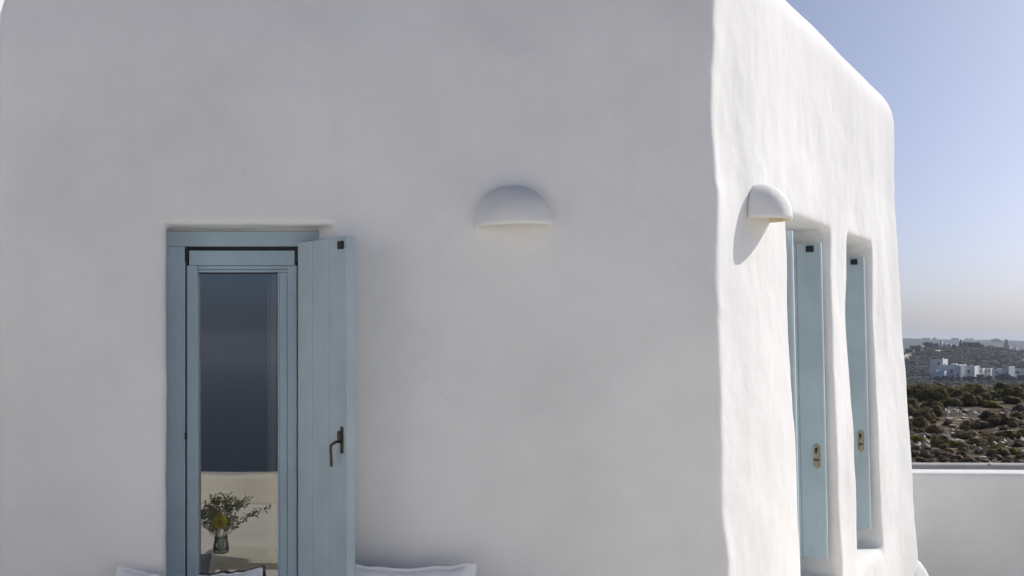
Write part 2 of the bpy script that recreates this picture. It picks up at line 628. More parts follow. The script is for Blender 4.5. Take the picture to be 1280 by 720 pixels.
# the two side openings
SIDE = []
for (z0, z1, zz0, zz1) in ((7.70, 8.77, 0.27, 2.79), (9.30, 10.15, 0.27, 2.80)):
    s0 = (z0 - 6.5) / D.y; s1 = (z1 - 6.5) / D.y
    SIDE.append((s0, s1, zz0, zz1))
    bm = bmesh.new()
    pts = [side_pt(s0 - 0.01, 0.2, 0), side_pt(s0, -0.02, 0), side_pt(s0 + 0.0, -0.9, 0), side_pt(s1, -0.9, 0), side_pt(s1 - 0.0, -0.02, 0), side_pt(s1 + 0.035, 0.2, 0)]
    prism(bm, [(p.x, p.y) for p in pts], zz0, zz1)
    # the sill slopes outward
    for v in bm.verts:
        if v.co.z < 1:
            q = (v.co.xy - B.xy).dot(NN.xy)
            v.co.z += -0.16 * (q + 0.35)
    cutters.append(temp_obj('side_cut', bm))
for cob in cutters:
    md = outer.modifiers.new('cut', 'BOOLEAN')
    md.operation = 'DIFFERENCE'; md.object = cob; md.solver = 'EXACT'
md = outer.modifiers.new('vox', 'REMESH')
md.mode = 'VOXEL'; md.voxel_size = 0.022; md.adaptivity = 0.0
hm = evaluated(outer)
drop(outer)
for cob in cutters: drop(cob)
n = len(hm.vertices)
co = np.empty(n * 3); hm.vertices.foreach_get('co', co); co = co.reshape(-1, 3)
ed = np.empty(len(hm.edges) * 2, dtype=np.int64); hm.edges.foreach_get('vertices', ed); ed = ed.reshape(-1, 2)
deg = np.bincount(ed.ravel(), minlength=n)[:, None]
crisp = (np.abs(co[:, 1] - 6.6) < 0.35) & (co[:, 0] > -2.2) & (co[:, 0] < -0.7) & (co[:, 2] > 0.2) & (co[:, 2] < 2.85)
sw = np.where(crisp, 0.4, 0.6)[:, None]
for it in range(7):
    acc = np.stack([np.bincount(ed[:, 0], co[ed[:, 1], k], n) + np.bincount(ed[:, 1], co[ed[:, 0], k], n) for k in range(3)], 1) / deg
    k_ = sw * (1.0 if it < 1 else np.where(crisp, 0.0, 1.0)[:, None])
    co = co + (acc - co) * k_
# the recess of the front window keeps square upper corners
r_ = 0.042
xl = np.interp(co[:, 1], [6.5, YF, 7.2], [-1.868, -1.93, -1.93]); xr = np.interp(co[:, 1], [6.5, YF, 7.2], [-0.962, -1.085, -1.085])
for xe, sg in ((xl, 1), (xr, -1)):
    uu = (co[:, 0] - (xe + sg * r_)) * sg; ww = co[:, 2] - (FO_Z1 - r_)
    inq = (uu < 0) & (ww > 0) & (uu > -2.2 * r_) & (ww < 2.2 * r_) & (co[:, 1] > 6.485) & (co[:, 1] < 6.86)
    ll = np.hypot(uu, ww); mx = np.maximum(np.maximum(np.abs(uu), ww), 1e-6)
    near_ = inq & (ll < r_ * 1.35)
    f_ = np.where(near_, ll / mx, 1.0)
    f_ = np.where(near_, np.clip(f_, 1, 1.42), 1.0)
    co[:, 0] += np.where(near_, sg * uu * (f_ - 1), 0); co[:, 2] += np.where(near_, ww * (f_ - 1), 0)
hm.vertices.foreach_set('co', co.ravel()); hm.update()
nm = np.empty(n * 3); hm.vertices.foreach_get('normal', nm); nm = nm.reshape(-1, 3)
rel = co[:, :2] - np.array(B[:2])
s_ = rel @ np.array(D[:2]); q_ = rel @ np.array(NN[:2])
# trowelled plaster: long vertical swells on the sunny side, wider and flatter on the front
side_w = sstep(-0.5, -0.05, q_)
wp = vnoise(co / 0.8, 27) * 0.35 + vnoise(co / 0.3, 28) * 0.1
sv = np.stack([s_ / 0.36 + wp, q_ / 0.6, co[:, 2] / 0.75], 1)
sv2 = np.stack([s_ / 0.11 + wp * 2, q_ / 0.5, co[:, 2] / 0.85], 1)
lump = vnoise(co / 0.42, 21)
d = 0.0042 * vnoise(sv, 22) * side_w + 0.0004 * vnoise(sv2, 23) * side_w + lump * (0.006 + 0.004 * side_w) + 0.0019 * vnoise(co / 0.10, 24) + 0.0028 * vnoise(co / 0.21, 26) * (0.4 + 0.6 * side_w) + 0.009 * vnoise(co / 1.1, 25)
# the corner and the opening edges were shaped by hand: a wandering arris
edge_c = np.exp(-((rel ** 2).sum(1)) / (0.16 ** 2))
edge_w = np.exp(-((rel ** 2).sum(1)) / (0.5 ** 2))
wob = vnoise(np.stack([co[:, 2] / 0.55, co[:, 2] * 0, co[:, 2] * 0], 1), 31) * 0.018 + vnoise(np.stack([co[:, 2] / 0.17, co[:, 2] * 0, co[:, 2] * 0], 1), 32) * 0.007 + vnoise(np.stack([co[:, 2] / 0.065, co[:, 2] * 0, co[:, 2] * 0], 1), 34) * 0.003
co = co + nm * (d * (1 - 0.65 * sstep(3.3, 3.85, co[:, 2])))[:, None]
co[:, 0] += edge_c * wob - edge_w * 0.048
for i, (s0, s1, zz0, zz1) in enumerate(SIDE):
    for k, se in enumerate((s0, s1)):
        ew = np.exp(-((s_ - se) ** 2 / 0.14 ** 2 + (np.minimum(q_, 0)) ** 2 / 0.2 ** 2)) * (co[:, 2] < zz1 + .1)
        wv = vnoise(np.stack([co[:, 2] / 0.7, co[:, 2] * 0 + i * 7 + k * 3.3, co[:, 2] * 0], 1), 33) * 0.028
        co[:, :2] += (ew * wv)[:, None] * np.array(D[:2])[None, :]
co = batter(co)
hm.vertices.foreach_set('co', co.ravel())
house = empty('white_house', (0.5, 9.0, -1.45))
tag(house, 'white limewashed house with rounded roof edge and blue shutters', 'house')
obj('wall', hm, M['plaster'], house, True)
# rounded foot of masonry at the far corner
p = Cc + NN * 0.02 - D * 0.06
bm = bmesh.new()
bmesh.ops.create_icosphere(bm, subdivisions=4, radius=1)
cov = np.array([v.co[:] for v in bm.verts])
dn = vnoise(cov * 2.2, 41)
for v, k in zip(bm.verts, dn):
    v.co = Vector((v.co.x * 0.36, v.co.y * 0.42, v.co.z * (0.95 if v.co.z > 0 else 0.45))) * (1 + 0.05 * k) + Vector((p.x + 0.06, p.y, -1.02))
obj('plinth', bm, M['plaster'], house, True)

def plank_shutter(name, parent, origin, along, face, length, z0, z1, thick, nboards, label=None, warp=True, first_w=None):
    """leaf of tongued boards; origin = hinge line foot on the shown face, along = unit vector to the free edge, face = unit normal of the shown face"""
    along = Vector(along).normalized(); face = Vector(face).normalized()
    up = Vector((0, 0, 1))
    mt = frame_mat(origin, along, face, up)
    core = box_bm((0, -thick, z0 + 0.001), (length, -0.009, z1 - 0.001), mt, 0.003, 1)
    def fin(bm):
        if warp:
            a = np.array([v.co[:] for v in bm.verts])
            b2 = batter(a, 0.65)
            for v, c in zip(bm.verts, b2): v.co = Vector(c)
        return bm
    sh = obj(name, fin(core), M['blue'], parent)
    if label: sh['label'] = label
    ws = [length / nboards] * nboards
    if first_w:
        ws = first_w
    x = 0
    for k, w in enumerate(ws):
        obj('board', fin(box_bm((x + 0.0014, -0.012, z0 + 0.0005), (x + w - 0.0014, 0.0, z1 - 0.0005), mt, 0.006, 2)), M['blue'], sh)
        x += w
    return sh, mt, fin

# ---- front window
window = None
def rect(lo, hi, bev=0.004):
    return box_bm(lo, hi, None, bev, 2)
fz = lambda py: EYE + (HOR - py) * YF / F
fx = lambda px: (px - 640) * YF / F
zb = FO_Z0 + 0.0
jl0, jl1 = -2.0, fx(231)
jr0, jr1 = fx(373), -1.07
bmf = bmesh.new()
add_box(bmf, (jl0, YF, fz(308)), (jr1, YF + 0.09, fz(289.0)), None, 0.004)          # head
add_box(bmf, (jl0, YF + 0.002, zb), (jl1, YF + 0.09, fz(308) - 0.001), None, 0.003)
add_box(bmf, (jr0, YF + 0.002, zb), (jr1, YF + 0.09, fz(308) - 0.001), None, 0.003)
add_box(bmf, (jl1 + 0.001, YF + 0.002, zb), (jr0 - 0.001, YF + 0.09, zb + 0.07), None, 0.003)
window = obj('window', bmf, M['blue_frame'], house)
window['label'] = 'tall blue-grey framed window reflecting sea and terrace'
obj('lintel_packing', box_bm((-1.99, YF + 0.035, fz(291)), (-1.06, YF + 0.088, FO_Z1 + 0.03)), M['plaster'], house)
# rubber seal round the sash, seen as the black gap
bms = bmesh.new()
add_box(bms, (jl1 + 0.0005, YF + 0.035, zb + 0.071), (jr0 - 0.0005, YF + 0.06, fz(308) - 0.0015))
# open it into a ring
bms.free()
bms = bmesh.new()
sx0, sx1 = jl1 + 0.005, jr0 - 0.005
sz0, sz1 = zb + 0.08, fz(313)
add_box(bms, (jl1 + 0.001, YF + 0.03, sz0), (sx0 + 0.015, YF + 0.06, fz(308) - 0.002))
add_box(bms, (sx1 - 0.015, YF + 0.03, sz0), (jr0 - 0.001, YF + 0.06, fz(308) - 0.002))
add_box(bms, (sx0 + 0.016, YF + 0.03, sz1 - 0.02), (sx1 - 0.016, YF + 0.06, fz(308) - 0.002))
obj('rubber_seal', bms, M['rubber'], window)
# black corner joints at the head of the sash
for xx in (jl1 + 0.002, jr0 - 0.018):
    obj('corner_joint', rect((xx, YF - 0.002, fz(328)), (xx + 0.016, YF + 0.03, fz(309.5)), 0.001), M['rubber'], window)
SY = YF + 0.006
st_l1 = fx(246); st_r0 = fx(359)
bmv = bmesh.new()
obj('sash_stile', rect((sx0 + 0.004, SY, sz0), (st_l1, SY + 0.05, sz1 - 0.083)), M['blue_frame'], window)
obj('sash_stile', rect((st_r0, SY, sz0), (sx1 - 0.004, SY + 0.05, sz1 - 0.083)), M['blue_frame'], window)
bmv.free()
obj('sash_rail', rect((sx0 + 0.016, SY, sz1 - 0.082), (sx1 - 0.016, SY + 0.05, sz1)), M['blue_frame'], window)
obj('sash_rail', rect((st_l1 + 0.001, SY, sz0), (st_r0 - 0.001, SY + 0.05, sz0 + 0.09)), M['blue_frame'], window)
# glazing beads
gz1 = fz(340); gx1 = fx(346)
obj('glazing_bead', rect((st_l1 + 0.001, SY + 0.012, gz1 + 0.016), (st_r0 - 0.001, SY + 0.045, sz1 - 0.083)), M['blue_frame'], window)
obj('glazing_bead', rect((st_l1 + 0.001, SY + 0.02, gz1), (st_r0 - 0.001, SY + 0.046, gz1 + 0.014), 0.002), M['blue_frame'], window)
obj('glazing_bead', rect((gx1 + 0.012, SY + 0.014, sz0 + 0.091), (st_r0 - 0.001, SY + 0.045, gz1 - 0.001)), M['blue_frame'], window)
obj('glazing_bead', rect((gx1, SY + 0.024, sz0 + 0.091), (gx1 + 0.010, SY + 0.046, gz1 - 0.001), 0.002), M['blue_frame'], window)
obj('pane_gasket', box_bm((st_l1 - 0.005, SY + 0.036, gz1 - 0.008), (gx1 + 0.005, SY + 0.044, gz1 + 0.004)), M['rubber'], window)
# perforated drip strip down the right stile
bmd = bmesh.new()
z = sz0 + 0.1
while z < gz1 - 0.05:
    h = 0.010 + 0.006 * random.random()
    add_box(bmd, (st_r0 - 0.0035, SY + 0.008, z), (st_r0 - 0.0008, SY + 0.014, z + h))
    z += h + 0.006 + 0.004 * random.random()
pt = obj('vent_slots', bmd, M['rubber'], window)
pt['kind'] = 'stuff'
PY = SY + 0.045
tilt = 0.0
bmg = bmesh.new()
zc = (sz0 + gz1) / 2
vs = [bmg.verts.new((x, PY - (zv - zc) * tilt, zv)) for x, zv in ((st_l1 - 0.004, sz0 + 0.07), (gx1 + 0.004, sz0 + 0.07), (gx1 + 0.004, gz1 + 0.003), (st_l1 - 0.004, gz1 + 0.003))]
bmg.faces.new(vs)
obj('pane', bmg, M['glass'], window)
# small window catch on the left stile
bmc = box_bm((fx(231.5), YF - 0.008, fz(547)), (fx(234), YF + 0.004, fz(543)), None, 0.002)
add_box(bmc, (fx(231), YF - 0.004, fz(549.5)), (fx(232.2), YF + 0.004, fz(541)), None, 0.001)
obj('catch', bmc, M['bronze'], window)
# sill board
obj('sill', box_bm((-1.90, 6.52, zb - 0.02), (-1.10, YF - 0.001, zb + 0.012), None, 0.006), M['plaster'], house)

# ---- front shutter
hx = Vector((-1.190, 6.655, 0)); fr_ = Vector((-0.853, 6.215, 0))
al = (fr_ - hx); Ls = al.length; al.normalize()
nf = Vector((al.y, -al.x, 0))
if nf.dot(Vector((0, 0, 0)) - hx) < 0: nf = -nf
sh, mt, fin = plank_shutter('shutter', house, hx, al, nf, Ls, 0.50, 2.513, 0.047, 3, 'open blue-grey plank shutter with bronze lever handle beside the window', False, [Ls * .31, Ls * .345, Ls * .345])
def local(bm):
    bmesh.ops.transform(bm, matrix=mt, verts=bm.verts[:])
    return bm
# black stop near the top
bmk = box_bm((Ls - 0.085, -0.001, 2.445), (Ls - 0.035, 0.014, 2.487), None, 0.004)
obj('shutter_stop', local(bmk), M['rubber'], sh)
# lever handle: long plate, cam and hanging lever
zh = EYE + (HOR - 555) * 6.25 / F
bmh = bmesh.new()
xh = Ls - 0.052
add_box(bmh, (xh - 0.014, -0.001, zh - 0.05), (xh + 0.014, 0.008, zh + 0.09), None, 0.005, 2)
obj('handle_plate', local(bmh), M['bronze'], sh, True)
bmh = bmesh.new()
add_box(bmh, (xh - 0.008, 0.006, zh + 0.018), (xh + 0.008, 0.03, zh + 0.068), None, 0.006, 2)
tube(bmh, [(xh, 0.004, zh + 0.012), (xh - 0.004, 0.035, zh + 0.012), (xh - 0.03, 0.05, zh - 0.006), (xh - 0.034, 0.05, zh - 0.03), (xh - 0.03, 0.048, zh - 0.11), (xh - 0.026, 0.047, zh - 0.118)], 0.0078, 10)
obj('lever', local(bmh), M['bronze'], sh, True)
for zz in (0.95, 2.25):   # hinges
    bmh = bmesh.new()
    tube(bmh, [(-0.004, -0.01, zz - 0.04), (-0.004, -0.01, zz + 0.04)], 0.007, 8)
    obj('hinge', local(bmh), M['bronze'], sh, True)

# ---- side windows and shutters
LZ0, LZ1 = 0.392, 2.682
for wi, (s0, s1, zz0, zz1) in enumerate(SIDE):
    mid = (s0 + s1) / 2
    o0 = side_pt(0, 0, 0)
    mtw = frame_mat(Vector((B.x, B.y, 0)), D, NN, Vector((0, 0, 1)))
    qf = -0.60
    bmw = bmesh.new()
    zf0 = 0.34
    add_box(bmw, (s0 - 0.02, qf, zz1 - 0.09), (s1 + 0.02, qf + 0.07, zz1 + 0.01), mtw, 0.003)
    add_box(bmw, (s0 - 0.02, qf, zf0), (s0 + 0.06, qf + 0.068, zz1 - 0.091), mtw, 0.003)
    add_box(bmw, (s1 - 0.06, qf, zf0), (s1 + 0.02, qf + 0.068, zz1 - 0.091), mtw, 0.003)
    add_box(bmw, (s0 + 0.061, qf, zf0), (s1 - 0.061, qf + 0.068, zf0 + 0.08), mtw, 0.003)
    add_box(bmw, (mid - 0.05, qf + 0.002, zf0 + 0.081), (mid + 0.05, qf + 0.06, zz1 - 0.092), mtw, 0.003)
    ba = lambda bm: (lambda a: [setattr(v, 'co', Vector(c)) for v, c in zip(bm.verts, batter(a))] and bm)(np.array([v.co[:] for v in bm.verts]))
    w = obj('window', ba(bmw), M['blue_frame'], house)
    w['label'] = ('blue framed window behind shutters, next to the house corner', 'blue framed window behind shutters, farther along the sunny wall')[wi]
    for (a0, a1) in ((s0 + 0.058, mid - 0.048), (mid + 0.048, s1 - 0.058)):
        bmg = bmesh.new()
        vs = [bmg.verts.new(mtw @ Vector((x, qf + 0.03, zv))) for x, zv in ((a0, zf0 + 0.07), (a1, zf0 + 0.07), (a1, zz1 - 0.085), (a0, zz1 - 0.085))]
        bmg.faces.new(vs)
        obj('pane', ba(bmg), M['glass'], w)
    which = ('first', 'second')[wi]
    # far leaf, folded back along the far reveal: its boarded face looks towards the corner
    Lf = 0.455
    edge_q = -0.035
    org = side_pt(s1 - 0.115, edge_q - Lf, 0)
    lab = ('blue-grey shutter leaf folded into the reveal nearest the house corner', 'blue-grey shutter leaf in the reveal farther from the house corner')[wi]
    shf, mts, fn = plank_shutter('shutter', house, org, NN, -D, Lf, LZ0, LZ1, 0.045, 4, lab, True, [0.115, 0.115, 0.045, 0.18])
    tr = lambda bm: (bmesh.ops.transform(bm, matrix=mts, verts=bm.verts[:]), fn(bm))[1]
    obj('shutter_stop', tr(box_bm((Lf - 0.105, -0.001, LZ1 - 0.065), (Lf - 0.05, 0.016, LZ1 - 0.02), None, 0.004)), M['rubber'], shf)
    # keeper plate with keyhole and bar
    zk = EYE + (HOR - 572) * 8.62 / F
    xk = Lf - 0.06
    bmk = bmesh.new()
    outl = []
    for k in range(9):
        a = math.pi * k / 8
        outl.append((xk + 0.026 * math.cos(a), zk + 0.062 + 0.028 * math.sin(a)))
    outl += [(xk - 0.026, zk - 0.07), (xk, zk - 0.095), (xk + 0.026, zk - 0.07)]
    f0 = [bmk.verts.new((x, -0.001, z)) for x, z in outl]
    f1 = [bmk.verts.new((xk + (x - xk) * 0.88, 0.010, zk + (z - zk) * 0.96)) for x, z in outl]
    bmk.faces.new(f1)
    nO = len(outl)
    for k in range(nO):
        bmk.faces.new((f0[k], f0[(k + 1) % nO], f1[(k + 1) % nO], f1[k]))
    obj('keeper_plate', tr(bmk), M['brass'], shf)
    bmk = box_bm((xk - 0.020, 0.009, zk - 0.034), (xk + 0.020, 0.016, zk - 0.016), None, 0.002)
    obj('keeper_slot', tr(bmk), M['socket'], shf)
    bmk = bmesh.new()
    tube(bmk, [(xk, 0.008, zk + 0.058), (xk, 0.022, zk + 0.05), (xk + 0.002, 0.026, zk + 0.022)], 0.009, 10, 0.006)
    obj('keeper_hook', tr(bmk), M['bronze'], shf, True)
    # rust washed down from the plate
    bmk = bmesh.new()
    q4 = [bmk.verts.new(c) for c in ((xk - 0.004, 0.0006, zk - 0.09), (xk + 0.004, 0.0006, zk - 0.09), (xk + 0.0015, 0.0006, zk - 0.21), (xk - 0.0005, 0.0006, zk - 0.21))]
    bmk.faces.new(q4)
    obj('rust_streak', tr(bmk), M['rust'], shf)
    # near leaf, sticking out a little past the wall
    org = side_pt(s0 + 0.035, -0.45, 0)
    lab = ('blue-grey shutter leaf jutting past the wall below the sunlit lamp', 'blue-grey shutter leaf against the pillar between the side windows')[wi]
    plank_shutter('shutter', house, org, NN, -D, 0.455 + (0.016 if wi == 0 else -0.06), LZ0, LZ1, 0.045, 4, lab, True)

# interior floor and a rear partition so the room has depth
obj('room_floor', box_bm((-2.2, 6.95, 0.0), (0.9, 11.2, 0.03)), M['floor_in'], house)
# curtain gathered at the right of the front window, inside
bmc = bmesh.new()
cols = 60
rows = 6
vsg = []
for j in range(rows):
    z = 0.25 + (2.55 - 0.25) * j / (rows - 1)
    row = []
    for i in range(cols):
        t = i / (cols - 1)
        x = -1.40 + 0.36 * t
        y = 6.88 + 0.03 * math.sin(t * 34 + 0.3 * math.sin(j)) + 0.012 * math.sin(t * 71)
        row.append(bmc.verts.new((x, y, z)))
    vsg.append(row)
for j in range(rows - 1):
    for i in range(cols - 1):
        bmc.faces.new((vsg[j][i], vsg[j][i + 1], vsg[j + 1][i + 1], vsg[j + 1][i]))
cu = obj('curtain', bmc, M['curtain'], None, True)
tag(cu, 'pale curtain gathered behind the right side of the window glass', 'curtain')
md = cu.modifiers.new('t', 'SOLIDIFY'); md.thickness = 0.003

# ------------------------------------------------------------------ half-dome wall lamps
def wall_lamp(center, right, out, label, r=0.212, dep=0.205, h=0.218, roll=0.0, seed=1):
    """center = middle of the lower edge on the wall"""
    right = Vector(right).normalized(); out = Vector(out).normalized()
    up = Vector((0, 0, 1))
    if roll:
        qn = Quaternion(out, roll)
        right = qn @ right; up = qn @ up
    mt = frame_mat(center, right, out, up)
    t = empty('wall_lamp', center)
    tag(t, label, 'lamp', 'half-dome plaster wall lamps')
    bm = bmesh.new()
    na, nb = 40, 18
    grids = []
    for shell in (0, 1):
        k = shell * 0.016
        g = []
        for j in range(nb + 1):
            e = (math.pi / 2) * j / nb
            row = []
            for i in range(na + 1):
                a = math.pi * i / na
                ce, se = math.cos(e) ** 0.92 if j < nb else 0.0, math.sin(e) ** 0.95
                x = -(r - k) * math.cos(a) * ce
                y = (dep - k) * math.sin(a) * ce
                z = (h - k) * se
                row.append((x, y, z))
            g.append(row)
        grids.append(g)
    V = []
    for shell in (0, 1):
        arr = np.array(grids[shell]).reshape(-1, 3)
        nz = vnoise(arr / 0.07 + seed * 9, 50) * 0.0022 + vnoise(arr / 0.16 + seed * 5, 51) * 0.003
        arr = arr * (1 + nz / 0.2)[:, None]
        arr[:, 1] -= 0.012
        lining = arr.reshape(nb + 1, na + 1, 3).tolist()
        V.append([[bm.verts.new(arr[j * (na + 1) + i]) for i in range(na + 1)] for j in range(nb + 1)])
    for j in range(nb):
        for i in range(na):
            bm.faces.new((V[0][j][i], V[0][j][i + 1], V[0][j + 1][i + 1], V[0][j + 1][i]))
    for i in range(na):
        bm.faces.new((V[0][0][i], V[1][0][i], V[1][0][i + 1], V[0][0][i + 1]))
    for s in (0, na):
        for j in range(nb):
            bm.faces.new((V[0][j][s], V[0][j + 1][s], V[1][j + 1][s], V[1][j][s]))
    bmesh.ops.remove_doubles(bm, verts=bm.verts[:], dist=0.0004)
    bmesh.ops.transform(bm, matrix=mt, verts=bm.verts[:])
    obj('lamp_shade', bm, M['plaster'], t, True)
    bm = bmesh.new()
    L_ = [[bm.verts.new(c) for c in row] for row in lining]
    for j in range(nb):
        for i in range(na):
            bm.faces.new((L_[j][i + 1], L_[j][i], L_[j + 1][i], L_[j + 1][i + 1]))
    bmesh.ops.remove_doubles(bm, verts=bm.verts[:], dist=0.0004)
    bmesh.ops.transform(bm, matrix=mt, verts=bm.verts[:])
    obj('shade_lining', bm, M['lining'], t, True)
    bm = bmesh.new()
    tube(bm, [(-0.075, -0.005, 0.045), (-0.075, 0.05, 0.045), (-0.05, 0.075, 0.045)], 0.02, 10)
    bmesh.ops.transform(bm, matrix=mt, verts=bm.verts[:])
    obj('lamp_holder', bm, M['socket'], t, True)
    bm = bmesh.new()
    bmesh.ops.create_uvsphere(bm, u_segments=16, v_segments=10, radius=1)
    for v in bm.verts: v.co = Vector((v.co.x * 0.055 + 0.01, v.co.y * 0.026 + 0.085, v.co.z * 0.026 + 0.04))
    bmesh.ops.transform(bm, matrix=mt, verts=bm.verts[:])
    obj('light_bulb', bm, M['bulb'], t, True)
    return t

zl = EYE + (HOR - 283.5) * 6.5 / F
wall_lamp(Vector(((641.5 - 640) * 6.5 / F, 6.502, zl)), (1, 0, 0), (0, -1, 0), 'white half-dome plaster wall lamp on the shaded front wall', roll=math.radians(2.5), seed=1)
slc = (7.13 - 6.5) / D.y
zl2 = EYE + 0.735
pc = batter(np.array([side_pt(slc, 0.0, zl2)[:]]))[0]
wall_lamp(Vector(pc) - NN * 0.004, D, NN, 'white half-dome plaster wall lamp casting a shadow on the sunlit wall', roll=math.radians(1.0), seed=2)

# ------------------------------------------------------------------ bench and cushions under the window
def organic(name, lo, hi, mat, vox=0.03, amp=0.006, seed=60, it=5):
    o = temp_obj('t', box_bm(lo, hi))
    md = o.modifiers.new('v', 'REMESH'); md.mode = 'VOXEL'; md.voxel_size = vox
    md = o.modifiers.new('s', 'SMOOTH'); md.factor = 0.5; md.iterations = it
    me = evaluated(o); drop(o)
    n = len(me.vertices)
    co = np.empty(n * 3); me.vertices.foreach_get('co', co); co = co.reshape(-1, 3)
    nm = np.empty(n * 3); me.vertices.foreach_get('normal', nm); nm = nm.reshape(-1, 3)
    dd = vnoise(co / 0.5, seed) * amp + vnoise(co / 0.17, seed + 1) * amp * 0.35
    co = co + nm * dd[:, None]
    me.vertices.foreach_set('co', co.ravel())
    return obj(name, me, mat, None, True)

b_ = organic('masonry_bench', (-2.75, 5.86, -0.02), (0.35, 6.52, 0.34), M['plaster'], 0.03)
tag(b_, 'white built-in masonry bench along the front wall under the window', 'bench')
bm = box_bm((-2.65, 5.89, 0.335), (0.25, 6.44, 0.42), None, 0.03, 4)
tag(obj('seat_cushion', bm, M['cushion'], None, True), 'long grey seat cushion lying on the masonry bench', 'cushion')

def pillow(center_x, top_y, width, height, base_z, y0, lean, label, seed, sag=0.030, tiltz=0.0, fat=0.075):
    nu, nv = 72, 56
    us = np.linspace(-1, 1, nu); vs_ = np.linspace(-1, 1, nv)
    U, V_ = np.meshgrid(us, vs_)
    U = U.ravel(); V_ = V_.ravel()
    fl = 0.90
    inn = np.clip(1 - (np.abs(U) / fl) ** 2.6, 0, 1) * np.clip(1 - (np.abs(V_) / fl) ** 2.6, 0, 1)
    thick = fat * inn ** 0.55
    wr = vnoise(np.stack([U * 4 + seed, V_ * 4, U * 0], 1), 70 + seed) * 0.008 + vnoise(np.stack([U * 11 + seed, V_ * 7, U * 0], 1), 71 + seed) * 0.0035
    x = U * width / 2 * (1 - 0.035 * (1 - V_ ** 2))
    z = V_ * height / 2
    # top edge sags between its ears and ripples
    topw = sstep(-0.2, 1.0, V_)
    z = z - topw * (sag * (1 - np.abs(U) ** 2.2)) + topw * vnoise(np.stack([U * 5 + seed * 3, U * 0, U * 0], 1), 75) * 0.006
    # rounded flange corners
    cr = np.clip(np.abs(U) - 0.93, 0, 1) / 0.07
    z = z - np.sign(V_) * (cr ** 2) * np.clip(np.abs(V_) - 0.93, 0, 1) / 0.07 * 0.018
    verts = []
    for sgn in (1, -1):
        yy = sgn * (thick + 0.003) + wr * (0.4 + np.minimum(thick * 10, 0.8))
        verts.append(np.stack([x, -yy, z], 1))
    P = np.concatenate(verts)
    cl, sl = math.cos(lean), math.sin(lean)
    P2 = P.copy()
    zz = P[:, 2] + height / 2
    P2[:, 1] = P[:, 1] * cl + zz * sl
    P2[:, 2] = zz * cl - P[:, 1] * sl
    ct, st_ = math.cos(tiltz), math.sin(tiltz)
    X2 = P2[:, 0] * ct - P2[:, 2] * st_
    Z2 = P2[:, 0] * st_ + P2[:, 2] * ct
    P2[:, 0] = X2 + center_x; P2[:, 1] += y0; P2[:, 2] = Z2 + base_z
    n1 = nu * nv
    idx = (np.arange(nv - 1)[:, None] * nu + np.arange(nu - 1)[None, :]).ravel()
    f = np.stack([idx, idx + 1, idx + nu + 1, idx + nu], 1)
    faces = f.tolist() + (f[:, ::-1] + n1).tolist()
    border = list(range(nu)) + [nu * (j + 1) - 1 for j in range(1, nv)] + [nu * nv - 1 - i for i in range(1, nu)] + [nu * j for j in range(nv - 2, 0, -1)]
    for a, b in zip(border, border[1:] + border[:1]):
        faces.append([b, a, a + n1, b + n1])
    o = obj('pillow', (P2.tolist(), [], faces), M['linen'], None, True)
    return tag(o, label, 'pillow', 'white linen pillows on the bench')

def pil(x0, x1, ytop, label, seed, Y=6.33, base=0.415, leandeg=14, **kw):
    w = (x1 - x0) * Y / F
    cx = ((x0 + x1) / 2 - 640) * Y / F
    ztop = EYE + (HOR - ytop) * Y / F
    lean = math.radians(leandeg)
    h = (ztop - base) / math.cos(lean)
    return pillow(cx, ytop, w, h, base, Y - h * math.sin(lean), lean, label, seed, **kw)
pil(134, 213, 712, 'white flanged pillow slumped on the bench beside the window jamb', 1, sag=0.012, tiltz=math.radians(-11), base=0.46, Y=6.40)
pil(249, 334, 713, 'small white flanged pillow standing in the window recess against the glass', 3, Y=6.712, base=0.47, leandeg=19, sag=0.016, tiltz=math.radians(6), fat=0.03)
pil(424, 597, 701.5, 'white flanged pillow leaning on the wall beside the open shutter', 2, sag=0.034)

# ------------------------------------------------------------------ low table with vase, mirrored in the window
TX, TYY, TZZ = -1.78, 4.10, 0.32
tab = empty('coffee_table', (TX, TYY, 0))
tag(tab, 'low pale wooden table on the terrace, mirrored in the window', 'table')
for k in range(5):
    obj('plank', box_bm((TX - 0.62, TYY - 0.30 + k * 0.121, TZZ - 0.03), (TX + 0.62, TYY - 0.30 + k * 0.121 + 0.117, TZZ), None, 0.004), M['oak'], tab)
obj('apron', box_bm((TX - 0.55, TYY - 0.24, TZZ - 0.09), (TX + 0.55, TYY + 0.24, TZZ - 0.031), None, 0.004), M['oak'], tab)
for sx in (-1, 1):
    for sy in (-1, 1):
        obj('leg', box_bm((TX + sx * 0.52 - 0.03, TYY + sy * 0.21 - 0.03, 0), (TX + sx * 0.52 + 0.03, TYY + sy * 0.21 + 0.03, TZZ - 0.091), None, 0.005), M['oak'], tab)
VX, VY = -2.27, 4.12
bm = bmesh.new()
lathe(bm, [(0.0001, 0.001), (0.055, 0.001), (0.062, 0.02), (0.06, 0.07), (0.05, 0.11), (0.056, 0.125), (0.052, 0.125), (0.046, 0.11), (0.055, 0.07), (0.057, 0.025), (0.0001, 0.015)], (VX, VY, TZZ), 28)
vase = obj('vase', bm, M['clear'], None, True)
tag(vase, 'small clear glass vase on the low table, mirrored in the window', 'vase')
bq = empty('bouquet', (VX, VY, TZZ + 0.02))
tag(bq, 'bouquet of dark leafy sprigs with a yellow flower in the glass vase', 'flowers')
stems = bmesh.new(); leaves = bmesh.new()
